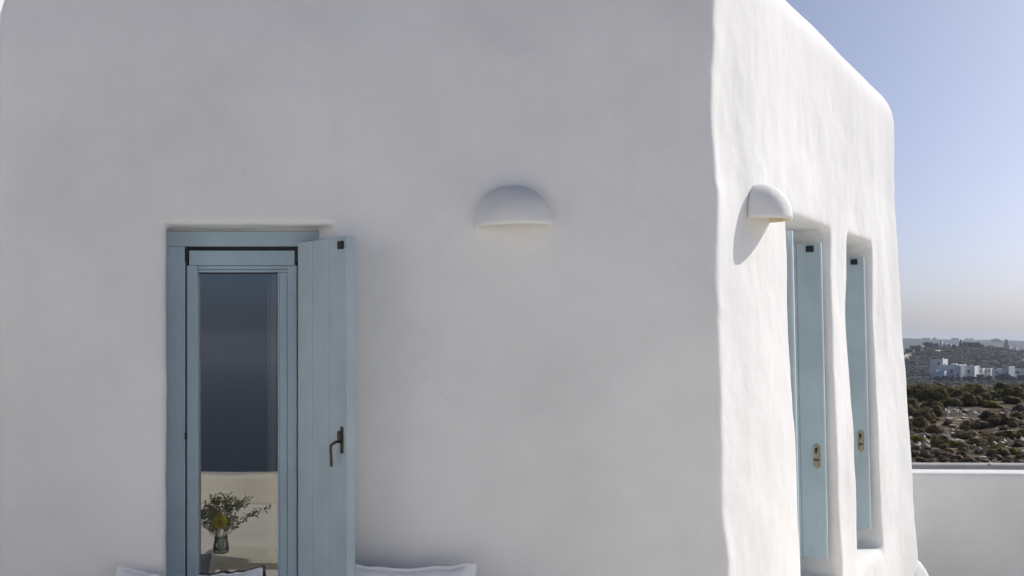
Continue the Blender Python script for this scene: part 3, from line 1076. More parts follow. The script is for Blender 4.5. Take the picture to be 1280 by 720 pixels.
for k in range(34):
    a = random.uniform(0, 2 * math.pi)
    sp = random.uniform(0.05, 0.30)
    hgt = random.uniform(0.20, 0.42) * (1 - 0.4 * sp)
    if k == 0: a, sp, hgt = 0.1, 0.40, 0.30
    p0 = Vector((VX + 0.02 * math.cos(a), VY + 0.02 * math.sin(a), TZZ + 0.02))
    p1 = Vector((VX + 0.035 * math.cos(a), VY + 0.035 * math.sin(a), TZZ + 0.125))
    p2 = Vector((VX + sp * 0.6 * math.cos(a), VY + sp * 0.6 * math.sin(a), TZZ + 0.10 + hgt * 0.7))
    p3 = Vector((VX + sp * math.cos(a), VY + sp * math.sin(a), TZZ + 0.06 + hgt))
    tube(stems, [p0, p1, p2, p3], 0.0025, 5, 0.001)
    for j in range(34):
        t = random.uniform(0.15, 1.0)
        p = p1.lerp(p2, t * 2) if t < 0.5 else p2.lerp(p3, t * 2 - 1)
        dr = Vector((random.gauss(0, 1), random.gauss(0, 1), random.gauss(0.4, 0.8))).normalized()
        sd = dr.orthogonal().normalized() * 0.008
        Lf = random.uniform(0.025, 0.055)
        vs = [leaves.verts.new(p), leaves.verts.new(p + dr * Lf * .5 + sd), leaves.verts.new(p + dr * Lf), leaves.verts.new(p + dr * Lf * .5 - sd)]
        leaves.faces.new(vs)
obj('stems', stems, M['leaf'], bq)
obj('leaves', leaves, M['leaf'], bq)
pet = bmesh.new()
fc = Vector((VX + 0.03, VY + 0.16, TZZ + 0.27))
for k in range(90):
    i = k + 0.5
    ph = math.acos(1 - 2 * i / 90); th = math.pi * (1 + 5 ** 0.5) * i
    dr = Vector((math.cos(th) * math.sin(ph), math.sin(th) * math.sin(ph), math.cos(ph)))
    sd = dr.orthogonal().normalized() * 0.014
    vs = [pet.verts.new(fc + dr * 0.02), pet.verts.new(fc + dr * 0.04 + sd), pet.verts.new(fc + dr * 0.062), pet.verts.new(fc + dr * 0.04 - sd)]
    pet.faces.new(vs)
obj('flower_head', pet, M['petal'], bq)

# ------------------------------------------------------------------ low walls
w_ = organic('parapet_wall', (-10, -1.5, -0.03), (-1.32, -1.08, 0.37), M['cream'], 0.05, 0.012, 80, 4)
tag(w_, 'low white parapet at the terrace edge, mirrored in the window', 'wall')
# rear court wall, turned a little so it nears the house to the right
def turned_wall(name, p0, p1, th, z0, z1, mat, vox, amp, seed, label):
    p0 = Vector(p0); p1 = Vector(p1)
    d = (p1 - p0); L = d.length; d.normalize()
    nrm = Vector((d.y, -d.x, 0))
    o = temp_obj('t', box_bm((0, -th / 2, z0), (L, th / 2, z1)))
    md = o.modifiers.new('v', 'REMESH'); md.mode = 'VOXEL'; md.voxel_size = vox
    md = o.modifiers.new('s', 'SMOOTH'); md.factor = 0.5; md.iterations = 6
    me = evaluated(o); drop(o)
    n = len(me.vertices)
    co = np.empty(n * 3); me.vertices.foreach_get('co', co); co = co.reshape(-1, 3)
    nm = np.empty(n * 3); me.vertices.foreach_get('normal', nm); nm = nm.reshape(-1, 3)
    co = co + nm * (vnoise(co / 0.9, seed) * amp + vnoise(co / 0.25, seed + 1) * amp * 0.3)[:, None]
    R = np.array([[d.x, -nrm.x, 0], [d.y, -nrm.y, 0], [0, 0, 1]])
    co = co @ R.T + np.array([p0.x, p0.y, 0])
    me.vertices.foreach_set('co', co.ravel())
    o = obj(name, me, mat, None, True)
    return tag(o, label, 'wall')
turned_wall('courtyard_wall', (1.6, 12.85, 0), (14.5, 11.95, 0), 0.42, -1.45, 0.615, M['plaster'], 0.04, 0.01, 84, 'white courtyard wall with rounded top running behind the house')
turned_wall('boundary_wall', (3.0, 16.6, 0), (8.15, 16.25, 0), 0.30, -1.6, 0.325, M['concrete'], 0.05, 0.006, 86, 'grey cement boundary wall running left of its joint, below the scrub')
turned_wall('boundary_wall', (8.16, 16.2, 0), (22.0, 15.2, 0), 0.30, -1.6, 0.315, M['concrete'], 0.05, 0.006, 88, 'grey cement boundary wall running right of its joint, below the scrub')

# taller white neighbour volume to the left, its sunny side turned to us
def rounded_block(name, cx, cy, wx, wy, z0, z1, rz, r, label):
    bm = box_bm((-wx / 2, -wy / 2, z0), (wx / 2, wy / 2, z1), Matrix.Translation((cx, cy, 0)) @ Matrix.Rotation(rz, 4, 'Z'), r, 6)
    o = obj(name, bm, M['plaster'], None, True)
    return tag(o, label, 'house')
rounded_block('white_house', -7.4, 12.6, 4.0, 5.0, -1.6, 7.6, math.radians(-16), 0.35, 'taller white house standing behind the roof end, in full sun')

# sunlit white wing, added out of view to bounce fill onto the front wall
bm = box_bm((-10.0, -1.0, -0.02), (-4.9, 6.3, 4.1), None, 0.3, 5)
wing = obj('white_house', bm, M['plaster'], None, True)
tag(wing, 'added white wing beside the terrace, out of view, bouncing sunlight onto the front wall', 'house')

w_ = organic('bounce_wall', (-1.3, -1.52, -0.03), (12, -1.06, 3.3), M['plaster'], 0.06, 0.012, 82, 4)  # unseen wall added behind the camera as a reflector for the shaded front
tag(w_, 'added tall white wall behind the camera, unseen, bouncing sunlight onto the house front', 'wall')

# ------------------------------------------------------------------ scrub: bushes one by one, rocks, rubble
def bush_mesh(name, seed, n_leaf, size, spiky=0.0):
    rg = np.random.default_rng(seed)
    nl = rg.integers(5, 9)
    lob = []
    for k in range(nl):
        a = rg.uniform(0, 2 * np.pi); rr = rg.uniform(0.1, 0.62)
        lob.append((rr * np.cos(a), rr * np.sin(a), rg.uniform(0.12, 0.42), rg.uniform(0.26, 0.46)))
    lob.append((0, 0, 0.4, 0.5))
    lob = np.array(lob)
    k = rg.integers(0, len(lob), n_leaf)
    dirs = rg.normal(size=(n_leaf, 3)); dirs /= np.linalg.norm(dirs, axis=1)[:, None]
    rad = lob[k, 3] * (0.72 + 0.34 * rg.random(n_leaf) ** 1.0)
    rad *= 1 + 0.22 * vnoise(dirs * 2.6 + k[:, None] * 3.1, seed)
    c = lob[k, :3] + dirs * rad[:, None] * np.array([1, 1, 0.85])
    keep = c[:, 2] > -0.04
    c = c[keep]; dirs = dirs[keep]
    m = len(c)
    nrm = dirs + rg.normal(size=(m, 3)) * 0.6
    nrm /= np.linalg.norm(nrm, axis=1)[:, None]
    t1 = np.cross(nrm, rg.normal(size=(m, 3))); t1 /= np.linalg.norm(t1, axis=1)[:, None]
    t2 = np.cross(nrm, t1)
    sz = size * rg.uniform(0.6, 1.4, m)[:, None]
    v = np.stack([c + t1 * sz, c + t2 * sz * 0.55, c - t1 * sz, c - t2 * sz * 0.55], 1).reshape(-1, 3)
    f = np.arange(m * 4).reshape(-1, 4)
    # twiggy heart, so the crown is not hollow
    ico = bmesh.new(); bmesh.ops.create_icosphere(ico, subdivisions=2, radius=1)
    iv = np.array([x.co[:] for x in ico.verts]); fi = [[x.index for x in fc_.verts] for fc_ in ico.faces]; ico.free()
    V = v.tolist(); Fc = f.tolist()
    for L in lob:
        w = iv * L[3] * 0.80 * (1 + 0.18 * vnoise(iv * 2.5 + L[:3] * 7, seed + 5))[:, None] * np.array([1, 1, 0.85]) + L[:3]
        w[:, 2] = np.maximum(w[:, 2], -0.08)
        o_ = len(V); V += w.tolist(); Fc += [[a + o_ for a in q] for q in fi]
    me = bpy.data.meshes.new(name)
    me.from_pydata(V, [], Fc)
    me.update()
    return me
protos = {'juniper': [bush_mesh('juniper', 100 + i, 2600, 0.045) for i in range(3)],
          'heath': [bush_mesh('heath', 120 + i, 2000, 0.035) for i in range(3)],
          'grey_scrub': [bush_mesh('grey_scrub', 140 + i, 1700, 0.03) for i in range(3)],
          'spurge': [bush_mesh('spurge', 160 + i, 1600, 0.04) for i in range(2)]}
for k, ms in protos.items():
    for m_ in ms: m_.materials.append(M[k])
BLAB = {'juniper': ('juniper_bush', 'dark green dense evergreen bush', 'dark evergreen bushes'),
        'heath': ('heath_bush', 'olive-brown rounded bush', 'olive-brown bushes'),
        'grey_scrub': ('thorn_bush', 'dry greyish bush', 'dry greyish bushes'),
        'spurge': ('spurge_bush', 'yellow-green bush', 'yellow-green bushes')}
placed = []
def bush(kind, px, py, wpx, hpx):
    """px,py: foot centre as measured in the photograph; widths in its pixels"""
    Y = 2.62 * F / max(py - HOR, 1)
    for _ in range(6):
        X = (px - 640) * Y / F
        Y = (EYE - tz(X, Y)) * F / max(py - HOR, 1)
        Y = min(Y, 84)
    X = (px - 640) * Y / F
    w = wpx * Y / F * 1.22; h = hpx * Y / F * 1.2
    put(kind, X, Y, w, h)
def put(kind, X, Y, w, h):
    me = random.choice(protos[kind])
    nm_, lab, grp = BLAB[kind]
    o = bpy.data.objects.new(nm_, me)
    C.objects.link(o)
    o.location = (X, Y, tz(X, Y) - 0.03 * h)
    o.scale = (w / 1.85, w / 1.85 * random.uniform(0.85, 1.15), h / 0.92)
    o.rotation_euler = (0, 0, random.uniform(0, 6.28))
    where = 'on the ridge above the valley' if Y > 62 else ('among the pale stones of the plain' if Y > 36 else 'close behind the grey cement wall')
    size_ = 'broad' if w > 1.7 else ('small' if w < 0.75 else 'mid-sized')
    tag(o, size_ + ' ' + lab + ' ' + where, 'bush', size_ + ' ' + grp + ' ' + where)
    placed.append((X, Y, w))
# bushes read off the photograph, back rows first
J, H_, G_, S_ = 'juniper', 'heath', 'grey_scrub', 'spurge'
for r in [(J,1122,499,46,26),(J,1150,502,44,22),(J,1176,503,40,20),(J,1200,501,34,16),(J,1226,500,38,18),(J,1245,499,30,14),(J,1272,500,34,18),(J,1300,500,40,20),(J,1330,501,46,20),
          (J,1100,500,50,24),(H_,1190,508,34,14),(H_,1212,507,30,16),(S_,1239,507,22,9),(H_,1262,505,26,10),(G_,1276,514,22,10),(J,1222,506,22,13),
          (H_,1137,522,34,20),(H_,1158,526,34,19),(H_,1172,520,22,14),(J,1150,536,26,14),(H_,1133,541,30,12),(H_,1168,543,26,14),
          (H_,1236,524,34,13),(H_,1252,530,38,14),(H_,1268,531,24,11),(J,1262,549,30,12),(J,1281,545,20,10),(H_,1210,532,28,12),(H_,1224,538,22,10),
          (S_,1140,552,24,11),(S_,1150,553,16,8),(J,1170,558,22,15),(H_,1180,558,24,14),(S_,1193,559,22,9),(H_,1213,545,34,12),(H_,1238,548,26,9),(H_,1200,547,20,9),(J,1226,556,22,9),(H_,1241,553,24,9),
          (G_,1133,557,20,11),(G_,1206,562,20,8),(H_,1218,557,26,10),(S_,1245,565,26,10),(H_,1251,568,30,11),(S_,1267,567,18,8),(H_,1280,571,18,8),(G_,1246,575,24,8),
          (G_,1140,571,20,9),(G_,1157,572,24,10),(G_,1170,571,22,10),(G_,1183,574,28,10),(H_,1150,578,20,7),(G_,1196,579,32,11),(G_,1211,581,28,11),(G_,1166,581,24,9),(H_,1178,577,18,8),(G_,1140,582,22,7),
          (G_,1275,582,26,9),(H_,1262,580,16,5),(G_,1222,577,14,6),(G_,1130,576,18,9),(H_,1185,566,18,6),(G_,1232,562,16,6),(G_,1273,557,18,7),(H_,1256,560,18,7),(G_,1146,563,20,8),
          (H_,1186,536,16,7),(G_,1174,548,18,7),(H_,1272,523,22,9),(G_,1256,516,18,6),(H_,1130,530,28,16),(J,1140,512,30,16),(J,1164,513,24,13),(H_,1204,517,14,5)]:
    bush(*r)
# the far rim of the plain is closed by a ragged row of bushes
for k in range(22):
    bush(random.choice([J, J, H_]), 1100 + k * 11 + random.uniform(-4, 4), random.uniform(485, 493), random.uniform(18, 32), random.uniform(7, 12))
# smaller scrub filling the gaps between them
for k in range(165):
    py = random.uniform(506, 586)
    px = random.uniform(1105, 1310)
    if 1172 < px < 1225 and 508 < py < 540 and random.random() < 0.75: continue
    sc_ = 0.55 + 0.45 * (py - 500) / 86
    kk = random.choices([J, H_, G_, S_], [0.12, 0.48, 0.35, 0.05])[0]
    bush(kk, px, py, random.uniform(10, 19) * sc_, random.uniform(4, 7.5) * sc_)
# beyond the frame on both sides the scrub goes on, thinner
for k in range(90):
    Y = random.uniform(24, 82)
    a = random.choice([random.uniform(-0.9, 0.315), random.uniform(0.44, 1.0)])
    if a < 0.25 and random.random() < 0.5: continue
    kind = random.choices([J, H_, G_, S_], [0.25, 0.4, 0.28, 0.07])[0]
    w = random.uniform(0.5, 1.6)
    if kind == J: w *= 1.3
    put(kind, a * Y, Y, w, w * random.uniform(0.35, 0.55))

def rock_mesh(name, seed, sub=2):
    bm = bmesh.new(); bmesh.ops.create_icosphere(bm, subdivisions=sub, radius=1)
    a = np.array([v.co[:] for v in bm.verts])
    rg = np.random.default_rng(seed)
    for _ in range(9):
        nn = rg.normal(size=3); nn /= np.linalg.norm(nn)
        dcut = rg.uniform(0.45, 0.85)
        h = a @ nn - dcut
        a = a - np.clip(h, 0, None)[:, None] * nn[None, :]
    a *= (1 + 0.08 * vnoise(a * 2.2, seed))[:, None]
    for v, c in zip(bm.verts, a): v.co = Vector(c)
    me = bpy.data.meshes.new(name); bm.to_mesh(me); bm.free()
    return me
rocks = [rock_mesh('rock', 200 + i) for i in range(5)]
for i, m_ in enumerate(rocks): m_.materials.append(M['rock'] if i < 3 else M['rock_tan'])
def rock_px(px, py, wpx, hpx):
    Y = 2.62 * F / (py - HOR)
    X = (px - 640) * Y / F
    w = wpx * Y / F / 1.6; h = hpx * Y / F / 1.5
    o = bpy.data.objects.new('rock', random.choice(rocks)); C.objects.link(o)
    o.location = (X, Y, tz(X, Y) + h * 0.35)
    o.scale = (w, w * random.uniform(0.7, 1.1), h); o.rotation_euler = (random.uniform(-.15, .15), random.uniform(-.15, .15), random.uniform(0, 6.28))
    tag(o, 'pale weathered limestone rock lying among the bushes', 'rock', 'pale rocks among the scrub')
for r in [(1186,523,9,4),(1192,528,10,4),(1198,522,8,3),(1205,519,9,4),(1190,533,11,5),(1196,537,8,4),(1200,531,9,4),(1180,516,9,4),(1176,529,7,3),(1226,516,8,3),(1240,514,10,4),(1250,512,9,3),(1264,536,12,4),(1272,539,14,4),(1279,533,11,4),(1246,540,10,4),(1258,537,9,3),(1233,538,8,3),(1216,512,9,3),(1191,541,9,5),(1213,568,8,3),(1229,566,9,4),(1234,570,10,4),(1244,569,7,3),(1196,566,6,3),(1206,572,7,3),(1150,564,6,3),(1216,575,9,4),(1238,577,9,3),(1258,573,7,3),(1267,574,8,3),(1153,559,7,3),(1222,549,7,3),(1185,512,8,3),(1196,514,7,3),(1208,525,7,3),(1214,521,8,3),(1280,560,9,3),(1252,582,8,3),(1228,582,7,3),(1232,544,8,4),(1275,548,7,3),(1290,540,12,4),(1300,528,10,4),(1236,560,7,3)]:
    rock_px(*r)
# one white stone on the cement wall
o = bpy.data.objects.new('rock', rocks[0]); C.objects.link(o)
o.location = ((1237.5 - 640) * 16.27 / F, 16.27, 0.322); o.scale = (0.035, 0.035, 0.022)
tag(o, 'small white stone lying on top of the grey cement wall', 'rock')
# rubble: too many small stones to count
rv, rf = [], []
nr = 9000
RY = rng.uniform(22, 68, nr); RA = rng.uniform(0.25, 0.52, nr); RX = RA * RY
RZ = terrain_z(RX, RY)
dens = vnoise(np.stack([RX / 2.2, RY / 4.0, RX * 0], 1), 90) + 0.35
tet = np.array([[1, 0, -.5], [-.5, .87, -.5], [-.5, -.87, -.5], [0.1, 0.1, .8], [.6, .6, .2], [-.7, .1, .3]], float)
tf = [[0, 4, 3], [4, 1, 3], [1, 5, 3], [5, 2, 3], [2, 0, 3], [0, 1, 4], [1, 2, 5]]
for k in range(nr):
    if rng.random() > dens[k]: continue
    s = rng.uniform(0.03, 0.13) * (1 + RY[k] / 90)
    a = rng.uniform(0, 6.28); ca, sa = math.cos(a), math.sin(a)
    w = tet * np.array([s * rng.uniform(.7, 1.4), s * rng.uniform(.6, 1.2), s * rng.uniform(.4, .8)])
    w = np.stack([w[:, 0] * ca - w[:, 1] * sa + RX[k], w[:, 0] * sa + w[:, 1] * ca + RY[k], w[:, 2] + RZ[k] + s * 0.15], 1)
    o_ = len(rv); rv += w.tolist(); rf += [[q + o_ for q in t] for t in tf]
tag(obj('rubble', (rv, [], rf), M['rock']), 'loose pale stone rubble strewn over the scrubland', 'rubble', kind='stuff')

# ------------------------------------------------------------------ far slopes: scrub as a mass, trees and houses one by one
fv, ff = [], []
ico = bmesh.new(); bmesh.ops.create_icosphere(ico, subdivisions=1, radius=1)
iv = np.array([x.co[:] for x in ico.verts]); fi = [[x.index for x in q.verts] for q in ico.faces]; ico.free()
nsc = 17000
SYY = rng.uniform(300, 900, nsc); SAA = rng.uniform(0.27, 0.56, nsc); SXX = SAA * SYY
SZZ = terrain_z(SXX, SYY)
dd = vnoise(np.stack([SXX / 26, SYY / 40, SXX * 0], 1), 93)
for k in range(nsc):
    if dd[k] < rng.uniform(-0.75, 0.1) and SYY[k] > 492: continue
    s = rng.uniform(0.5, 1.7)
    w = iv * np.array([s * rng.uniform(.9, 1.7), s * rng.uniform(.9, 1.5), s * rng.uniform(.45, .85)]) * (1 + 0.3 * rng.normal(size=(len(iv), 1)) * 0.6)
    w = w + np.array([SXX[k], SYY[k], SZZ[k] + 0.1])
    o_ = len(fv); fv += w.tolist(); ff += [[q + o_ for q in t] for t in fi]
tag(obj('far_scrub', (fv, [], ff), M['far_tree']), 'dark low scrub covering the far hillside', 'scrub', kind='stuff')

def ground_at(px, py, y0, y1):
    """first terrain point on the sight line through a measured photo position, between two distances"""
    Y = np.linspace(y0, y1, 400)
    X = (px - 640) * Y / F
    zl = EYE + (HOR - py) * Y / F
    d = terrain_z(X, Y) - zl
    k = np.argmax(d > 0) if (d > 0).any() else int(np.argmax(d))
    return float(X[k]), float(Y[k])

def far_house(px0, px1, pyt, pyb, Y, rz, depth, label, wins=(), roof_bits=(), door=None):
    px = (px0 + px1) / 2
    X = (px - 640) * Y / F
    s = Y / F
    w = (px1 - px0) * s
    zt = EYE + (HOR - pyt) * s; zb_ = EYE + (HOR - pyb) * s
    g = tz(X, Y)
    z0 = min(g, zb_) - 0.6
    t = empty('village_house', (X, Y, z0))
    tag(t, label, 'house', None)
    mt = Matrix.Translation((X, Y, 0)) @ Matrix.Rotation(rz, 4, 'Z')
    wl_ = w / (math.cos(rz) + 0.001)
    obj('wall', box_bm((-wl_ / 2, 0, z0), (wl_ / 2, depth, zt), mt, 0.15, 2), M['plaster_far'], t)
    bm = bmesh.new()
    add_box(bm, (-wl_ / 2 - 0.004, -0.004, zt - 0.05), (wl_ / 2 + 0.004, 0.3, zt + 0.35), mt, 0.08, 1)
    add_box(bm, (wl_ / 2 - 0.3, 0.31, zt - 0.05), (wl_ / 2 + 0.004, depth + 0.004, zt + 0.35), mt, 0.08, 1)
    obj('roof_parapet', bm, M['plaster_far'], t)
    for (u0, v0, ww, hh) in wins:
        x0 = -wl_ / 2 + u0 * wl_
        z1 = zt - v0 * (zt - zb_)
        wn_ = obj('window', box_bm((x0, -0.08, z1 - hh), (x0 + ww, 0.05, z1), mt, 0.02, 1), M['far_window'], t)
    for (u0, ww, dd_, hh) in roof_bits:
        x0 = -wl_ / 2 + u0 * wl_
        obj('chimney', box_bm((x0, depth * 0.3, zt - 0.1), (x0 + ww, depth * 0.3 + dd_, zt + hh), mt, 0.08, 1), M['plaster_far'], t)
    return t
R = math.radians
RZV = R(-33)
far_house(1163.5, 1177, 450, 459, 520, RZV, 9.0, 'white cube house standing highest in the village, above the others', [(0.6, 0.35, 0.9, 1.1)], [(0.85, 0.6, 0.6, 1.0)])
far_house(1166, 1179, 465, 474.5, 495, RZV, 7.0, 'low white village house beside the long pale wall', [(0.35, 0.5, 0.9, 1.2)], [(0.25, 0.7, 0.7, 0.7)])
far_house(1178, 1196, 457, 474, 500, RZV, 9.0, 'two-storey white village house with stepped roof, left of its twin', [(0.1, 0.45, 1.0, 1.6), (0.55, 0.25, 1.0, 1.5), (0.2, 0.75, 1.2, 2.0), (0.6, 0.72, 1.0, 2.0)], [(0.5, 2.2, 2.0, 0.9), (0.1, 0.7, 0.7, 0.8)])
far_house(1199, 1216, 458.5, 474, 498, RZV, 8.0, 'two-storey white village house with three blue windows', [(0.18, 0.22, 0.9, 1.5), (0.58, 0.22, 1.0, 1.6), (0.55, 0.7, 1.1, 1.8)], [(0.15, 1.6, 1.5, 1.0), (0.65, 0.8, 0.8, 0.6)])
far_house(1194, 1199.5, 458, 474.5, 493, R(-48), 3.5, 'narrow white stair tower between the two-storey village houses', [(0.4, 0.55, 0.7, 1.2)])
far_house(1216, 1221, 458.5, 465.5, 510, R(-50), 2.2, 'small white village hut with an open doorway', [(0.35, 0.25, 0.9, 1.6)])
far_house(1222, 1228, 461, 466, 515, R(-35), 3.0, 'low white shed between the village hut and the farther sheds', [(0.4, 0.3, 0.7, 0.8)])
far_house(1229, 1237, 461, 466, 517, R(-40), 3.0, 'low white shed at the end of the village row', [(0.3, 0.3, 0.7, 0.8), (0.7, 0.3, 0.7, 0.8)])
far_house(1241, 1254, 462.5, 470, 505, R(-22), 4.0, 'long low white house half hidden by scrub', [(0.3, 0.3, 0.8, 1.0)], [(0.4, 2.0, 1.5, 0.6)])
far_house(1258, 1296, 461.5, 471.5, 500, R(-18), 5.0, 'long white house with small windows and pale end wall at the village edge', [(0.12, 0.25, 0.9, 0.9), (0.32, 0.25, 1.5, 1.1), (0.6, 0.25, 0.9, 0.9), (0.8, 0.25, 0.9, 0.9)])
far_house(1255.5, 1260, 459, 468, 493, R(-46), 6.0, 'white buttressed end block standing against the long white house', [(0.5, 0.6, 0.5, 0.8)])
# hilltop buildings
far_house(1175, 1177, 427, 433, 800, R(-35), 3, 'small white chapel on the hill among the trees', [(0.4, 0.4, 0.5, 0.9)])
far_house(1178, 1182, 429.5, 433, 802, R(-35), 3, 'white cottage beside the hilltop chapel', [(0.4, 0.3, 0.7, 0.9)])
far_house(1183, 1188, 431, 433.5, 798, R(-35), 3, 'low white cottage on the hilltop ridge', [(0.4, 0.3, 0.7, 0.6)])
far_house(1201, 1205, 431.5, 433.8, 795, R(-35), 3, 'low white cottage under the hilltop cypress', [(0.4, 0.3, 0.7, 0.6)])
far_house(1153.5, 1162, 422.6, 425, 2500, R(-30), 8, 'long pale building on the farthest ridge line', [(0.3, 0.3, 2, 2)])
far_house(1190, 1198, 422.6, 425, 2550, R(-30), 8, 'pale flat building on the middle of the farthest ridge', [(0.3, 0.3, 2, 2)])
for i, px in enumerate((1206, 1209, 1212, 1215)):
    tag(far_house(px, px + 1.7, 422.8, 425.5, 2560, R(-30), 5, 'small pale house in a row of four on the farthest ridge', [(0.4, 0.3, 1, 1)]), group='row of four houses on the far ridge')
far_house(1268, 1270.2, 434.5, 437, 1500, R(-40), 5, 'lone white house on the plain beyond the hill', [(0.4, 0.3, 1, 1)])
far_house(1259, 1262, 433.2, 435, 1520, R(-40), 5, 'white house beside the lone far tree', [(0.4, 0.3, 1, 1)])

# field walls, track and bare banks on the hill
def strip(name, pts, width, mat, lift=0.25, thick=0.0):
    bm = bmesh.new()
    P = []
    for i in range(len(pts) - 1):
        for k in range(8):
            t = k / 8
            P.append((pts[i][0] * (1 - t) + pts[i + 1][0] * t, pts[i][1] * (1 - t) + pts[i + 1][1] * t))
    P.append(pts[-1])
    prev = None
    for i, (x, y) in enumerate(P):
        j = min(i + 1, len(P) - 1); h = max(i - 1, 0)
        d = Vector((P[j][0] - P[h][0], P[j][1] - P[h][1], 0)).normalized()
        nr_ = Vector((-d.y, d.x, 0)) * width / 2
        a = Vector((x, y, 0)) + nr_; b = Vector((x, y, 0)) - nr_
        zz = max(tz(a.x, a.y), tz(b.x, b.y), tz(x, y))
        ring = [bm.verts.new((a.x, a.y, zz - 1.5)), bm.verts.new((a.x, a.y, zz + lift)), bm.verts.new((b.x, b.y, zz + lift)), bm.verts.new((b.x, b.y, zz - 1.5))]
        if prev:
            for k in range(4):
                bm.faces.new((prev[k], prev[(k + 1) % 4], ring[(k + 1) % 4], ring[k]))
        else:
            bm.faces.new(ring)
        prev = ring
    bm.faces.new(prev[::-1])
    return obj(name, bm, mat)
def gp(px, py, y0=380, y1=830): return ground_at(px, py, y0, y1)
tag(strip('dirt_track', [gp(1127, 452), gp(1132, 448.5), gp(1137, 444.5), gp(1143, 440.8), gp(1149, 439.6), gp(1156, 439.5)], 4.0, M['dirt'], 0.5), kind='structure')
tag(strip('field_wall', [gp(1147, 451.5), gp(1156, 451.2), gp(1163, 451.3)], 0.8, M['dirt'], 1.1), 'pale dry stone field wall leading up to the highest village house', 'wall')
tag(strip('field_wall', [gp(1138, 474), gp(1152, 473.8), gp(1172, 474)], 0.6, M['plaster_far'], 0.8), 'long pale wall at the foot of the low village house', 'wall')
tag(strip('field_wall', [gp(1146, 460.5), gp(1160, 460)], 0.8, M['dirt'], 0.9), 'short stone field wall below the highest village house', 'wall')
tag(strip('field_wall', [gp(1166, 438), gp(1170, 439), gp(1173, 440.5), gp(1177, 437.5)], 1.4, M['dirt'], 0.7), 'winding pale bank below the hilltop chapel', 'wall')
tag(strip('field_wall', [gp(1155, 434.8), gp(1161, 435.4)], 1.4, M['dirt'], 0.7), 'short pale bank beside the round hilltop tree', 'wall')
def bank(px0, px1, pyt, pyb, Y, label):
    X = ((px0 + px1) / 2 - 640) * Y / F; s = Y / F
    bm = bmesh.new(); bmesh.ops.create_icosphere(bm, subdivisions=4, radius=1)
    a = np.array([v.co[:] for v in bm.verts]); k = vnoise(a * 2.5, 300) * 0.25 + vnoise(a * 6, 301) * 0.1
    zt = EYE + (HOR - pyt) * s; zb_ = EYE + (HOR - pyb) * s
    for v, kk in zip(bm.verts, k):
        v.co = Vector((v.co.x * (px1 - px0) * s / 2, v.co.y * 4, v.co.z * (zt - zb_))) * (1 + kk) + Vector((X, Y, zb_))
    return tag(obj('rock_outcrop', bm, M['dirt'], None, True), label, 'rock')
bank(1269, 1296, 448.5, 455, 560, 'broad pale bare bank on the slope above the long white house')
bank(1217, 1228, 434.5, 438.5, 790, 'tawny bare bank below the broad hilltop trees')
bank(1206, 1213, 437.5, 439, 770, 'thin pale bare patch on the hill left of the tawny bank')

# trees on the hill
def tree(px, pyb, pyt, wpx, Y, label, shape='round', seed=0):
    s = Y / F
    X = (px - 640) * s
    h = (pyb - pyt) * s; w = wpx * s
    g = tz(X, Y)
    zb_ = min(g, EYE + (HOR - pyb) * s) - 0.2
    ztop = EYE + (HOR - pyt) * s
    h = ztop - zb_
    t = empty('hill_tree', (X, Y, zb_))
    tag(t, label, 'tree')
    rg = np.random.default_rng(400 + seed)
    bm = bmesh.new()
    tube(bm, [(X, Y, zb_), (X + 0.05 * w, Y, zb_ + h * 0.3), (X, Y, zb_ + h * 0.62)], max(0.12, w * 0.035), 7, 0.05)
    for k in range(4):
        a = k * 1.6 + 0.4
        tube(bm, [(X + 0.03 * w, Y, zb_ + h * 0.28), (X + 0.22 * w * math.cos(a), Y + 0.22 * w * math.sin(a), zb_ + h * 0.55)], max(0.06, w * 0.016), 5, 0.03)
    obj('trunk', bm, M['bark'], t)
    n = 1500
    if shape == 'cypress':
        zz = rg.uniform(0.08, 1, n); rad = w / 2 * np.sin(np.pi * np.clip(zz, 0.02, 1) ** 0.7) ** 0.8 * rg.uniform(0.6, 1.1, n)
        a = rg.uniform(0, 6.28, n)
        c = np.stack([rad * np.cos(a), rad * np.sin(a), zz * h], 1)
    elif shape == 'cone':
        zz = rg.uniform(0.06, 1, n); lay = 0.75 + 0.25 * np.cos(zz * 44)
        rad = w / 2 * (1 - zz) ** 0.8 * lay * rg.uniform(0.5, 1.1, n); a = rg.uniform(0, 6.28, n)
        c = np.stack([rad * np.cos(a), rad * np.sin(a), zz * h], 1)
    else:
        nl = 9
        lob = np.stack([rg.uniform(-.34, .34, nl) * w, rg.uniform(-.34, .34, nl) * w, rg.uniform(.35, .8, nl) * h, rg.uniform(.14, .24, nl) * max(w, h)], 1)
        k = rg.integers(0, nl, n); d_ = rg.normal(size=(n, 3)); d_ /= np.linalg.norm(d_, axis=1)[:, None]
        c = lob[k, :3] + d_ * (lob[k, 3] * rg.uniform(.6, 1.1, n))[:, None] * np.array([1, 1, .75])
        c[:, 2] = np.clip(c[:, 2], h * 0.05, h)
    m = len(c)
    t1 = rg.normal(size=(m, 3)); t1 /= np.linalg.norm(t1, axis=1)[:, None]
    t2 = np.cross(t1, rg.normal(size=(m, 3))); t2 /= np.linalg.norm(t2, axis=1)[:, None]
    sz = 0.045 * max(w, h) * rg.uniform(.6, 1.3, m)[:, None]
    v = np.stack([c + t1 * sz, c + t2 * sz * .7, c - t1 * sz, c - t2 * sz * .7], 1).reshape(-1, 3) + np.array([X, Y, zb_])
    obj('crown', (v.tolist(), [], np.arange(m * 4).reshape(-1, 4).tolist()), M['far_tree'], t)
    return t
tree(1145, 437.5, 429.5, 13, 760, 'dark spreading tree on the shoulder of the hill above the dirt track', 'round', 1)
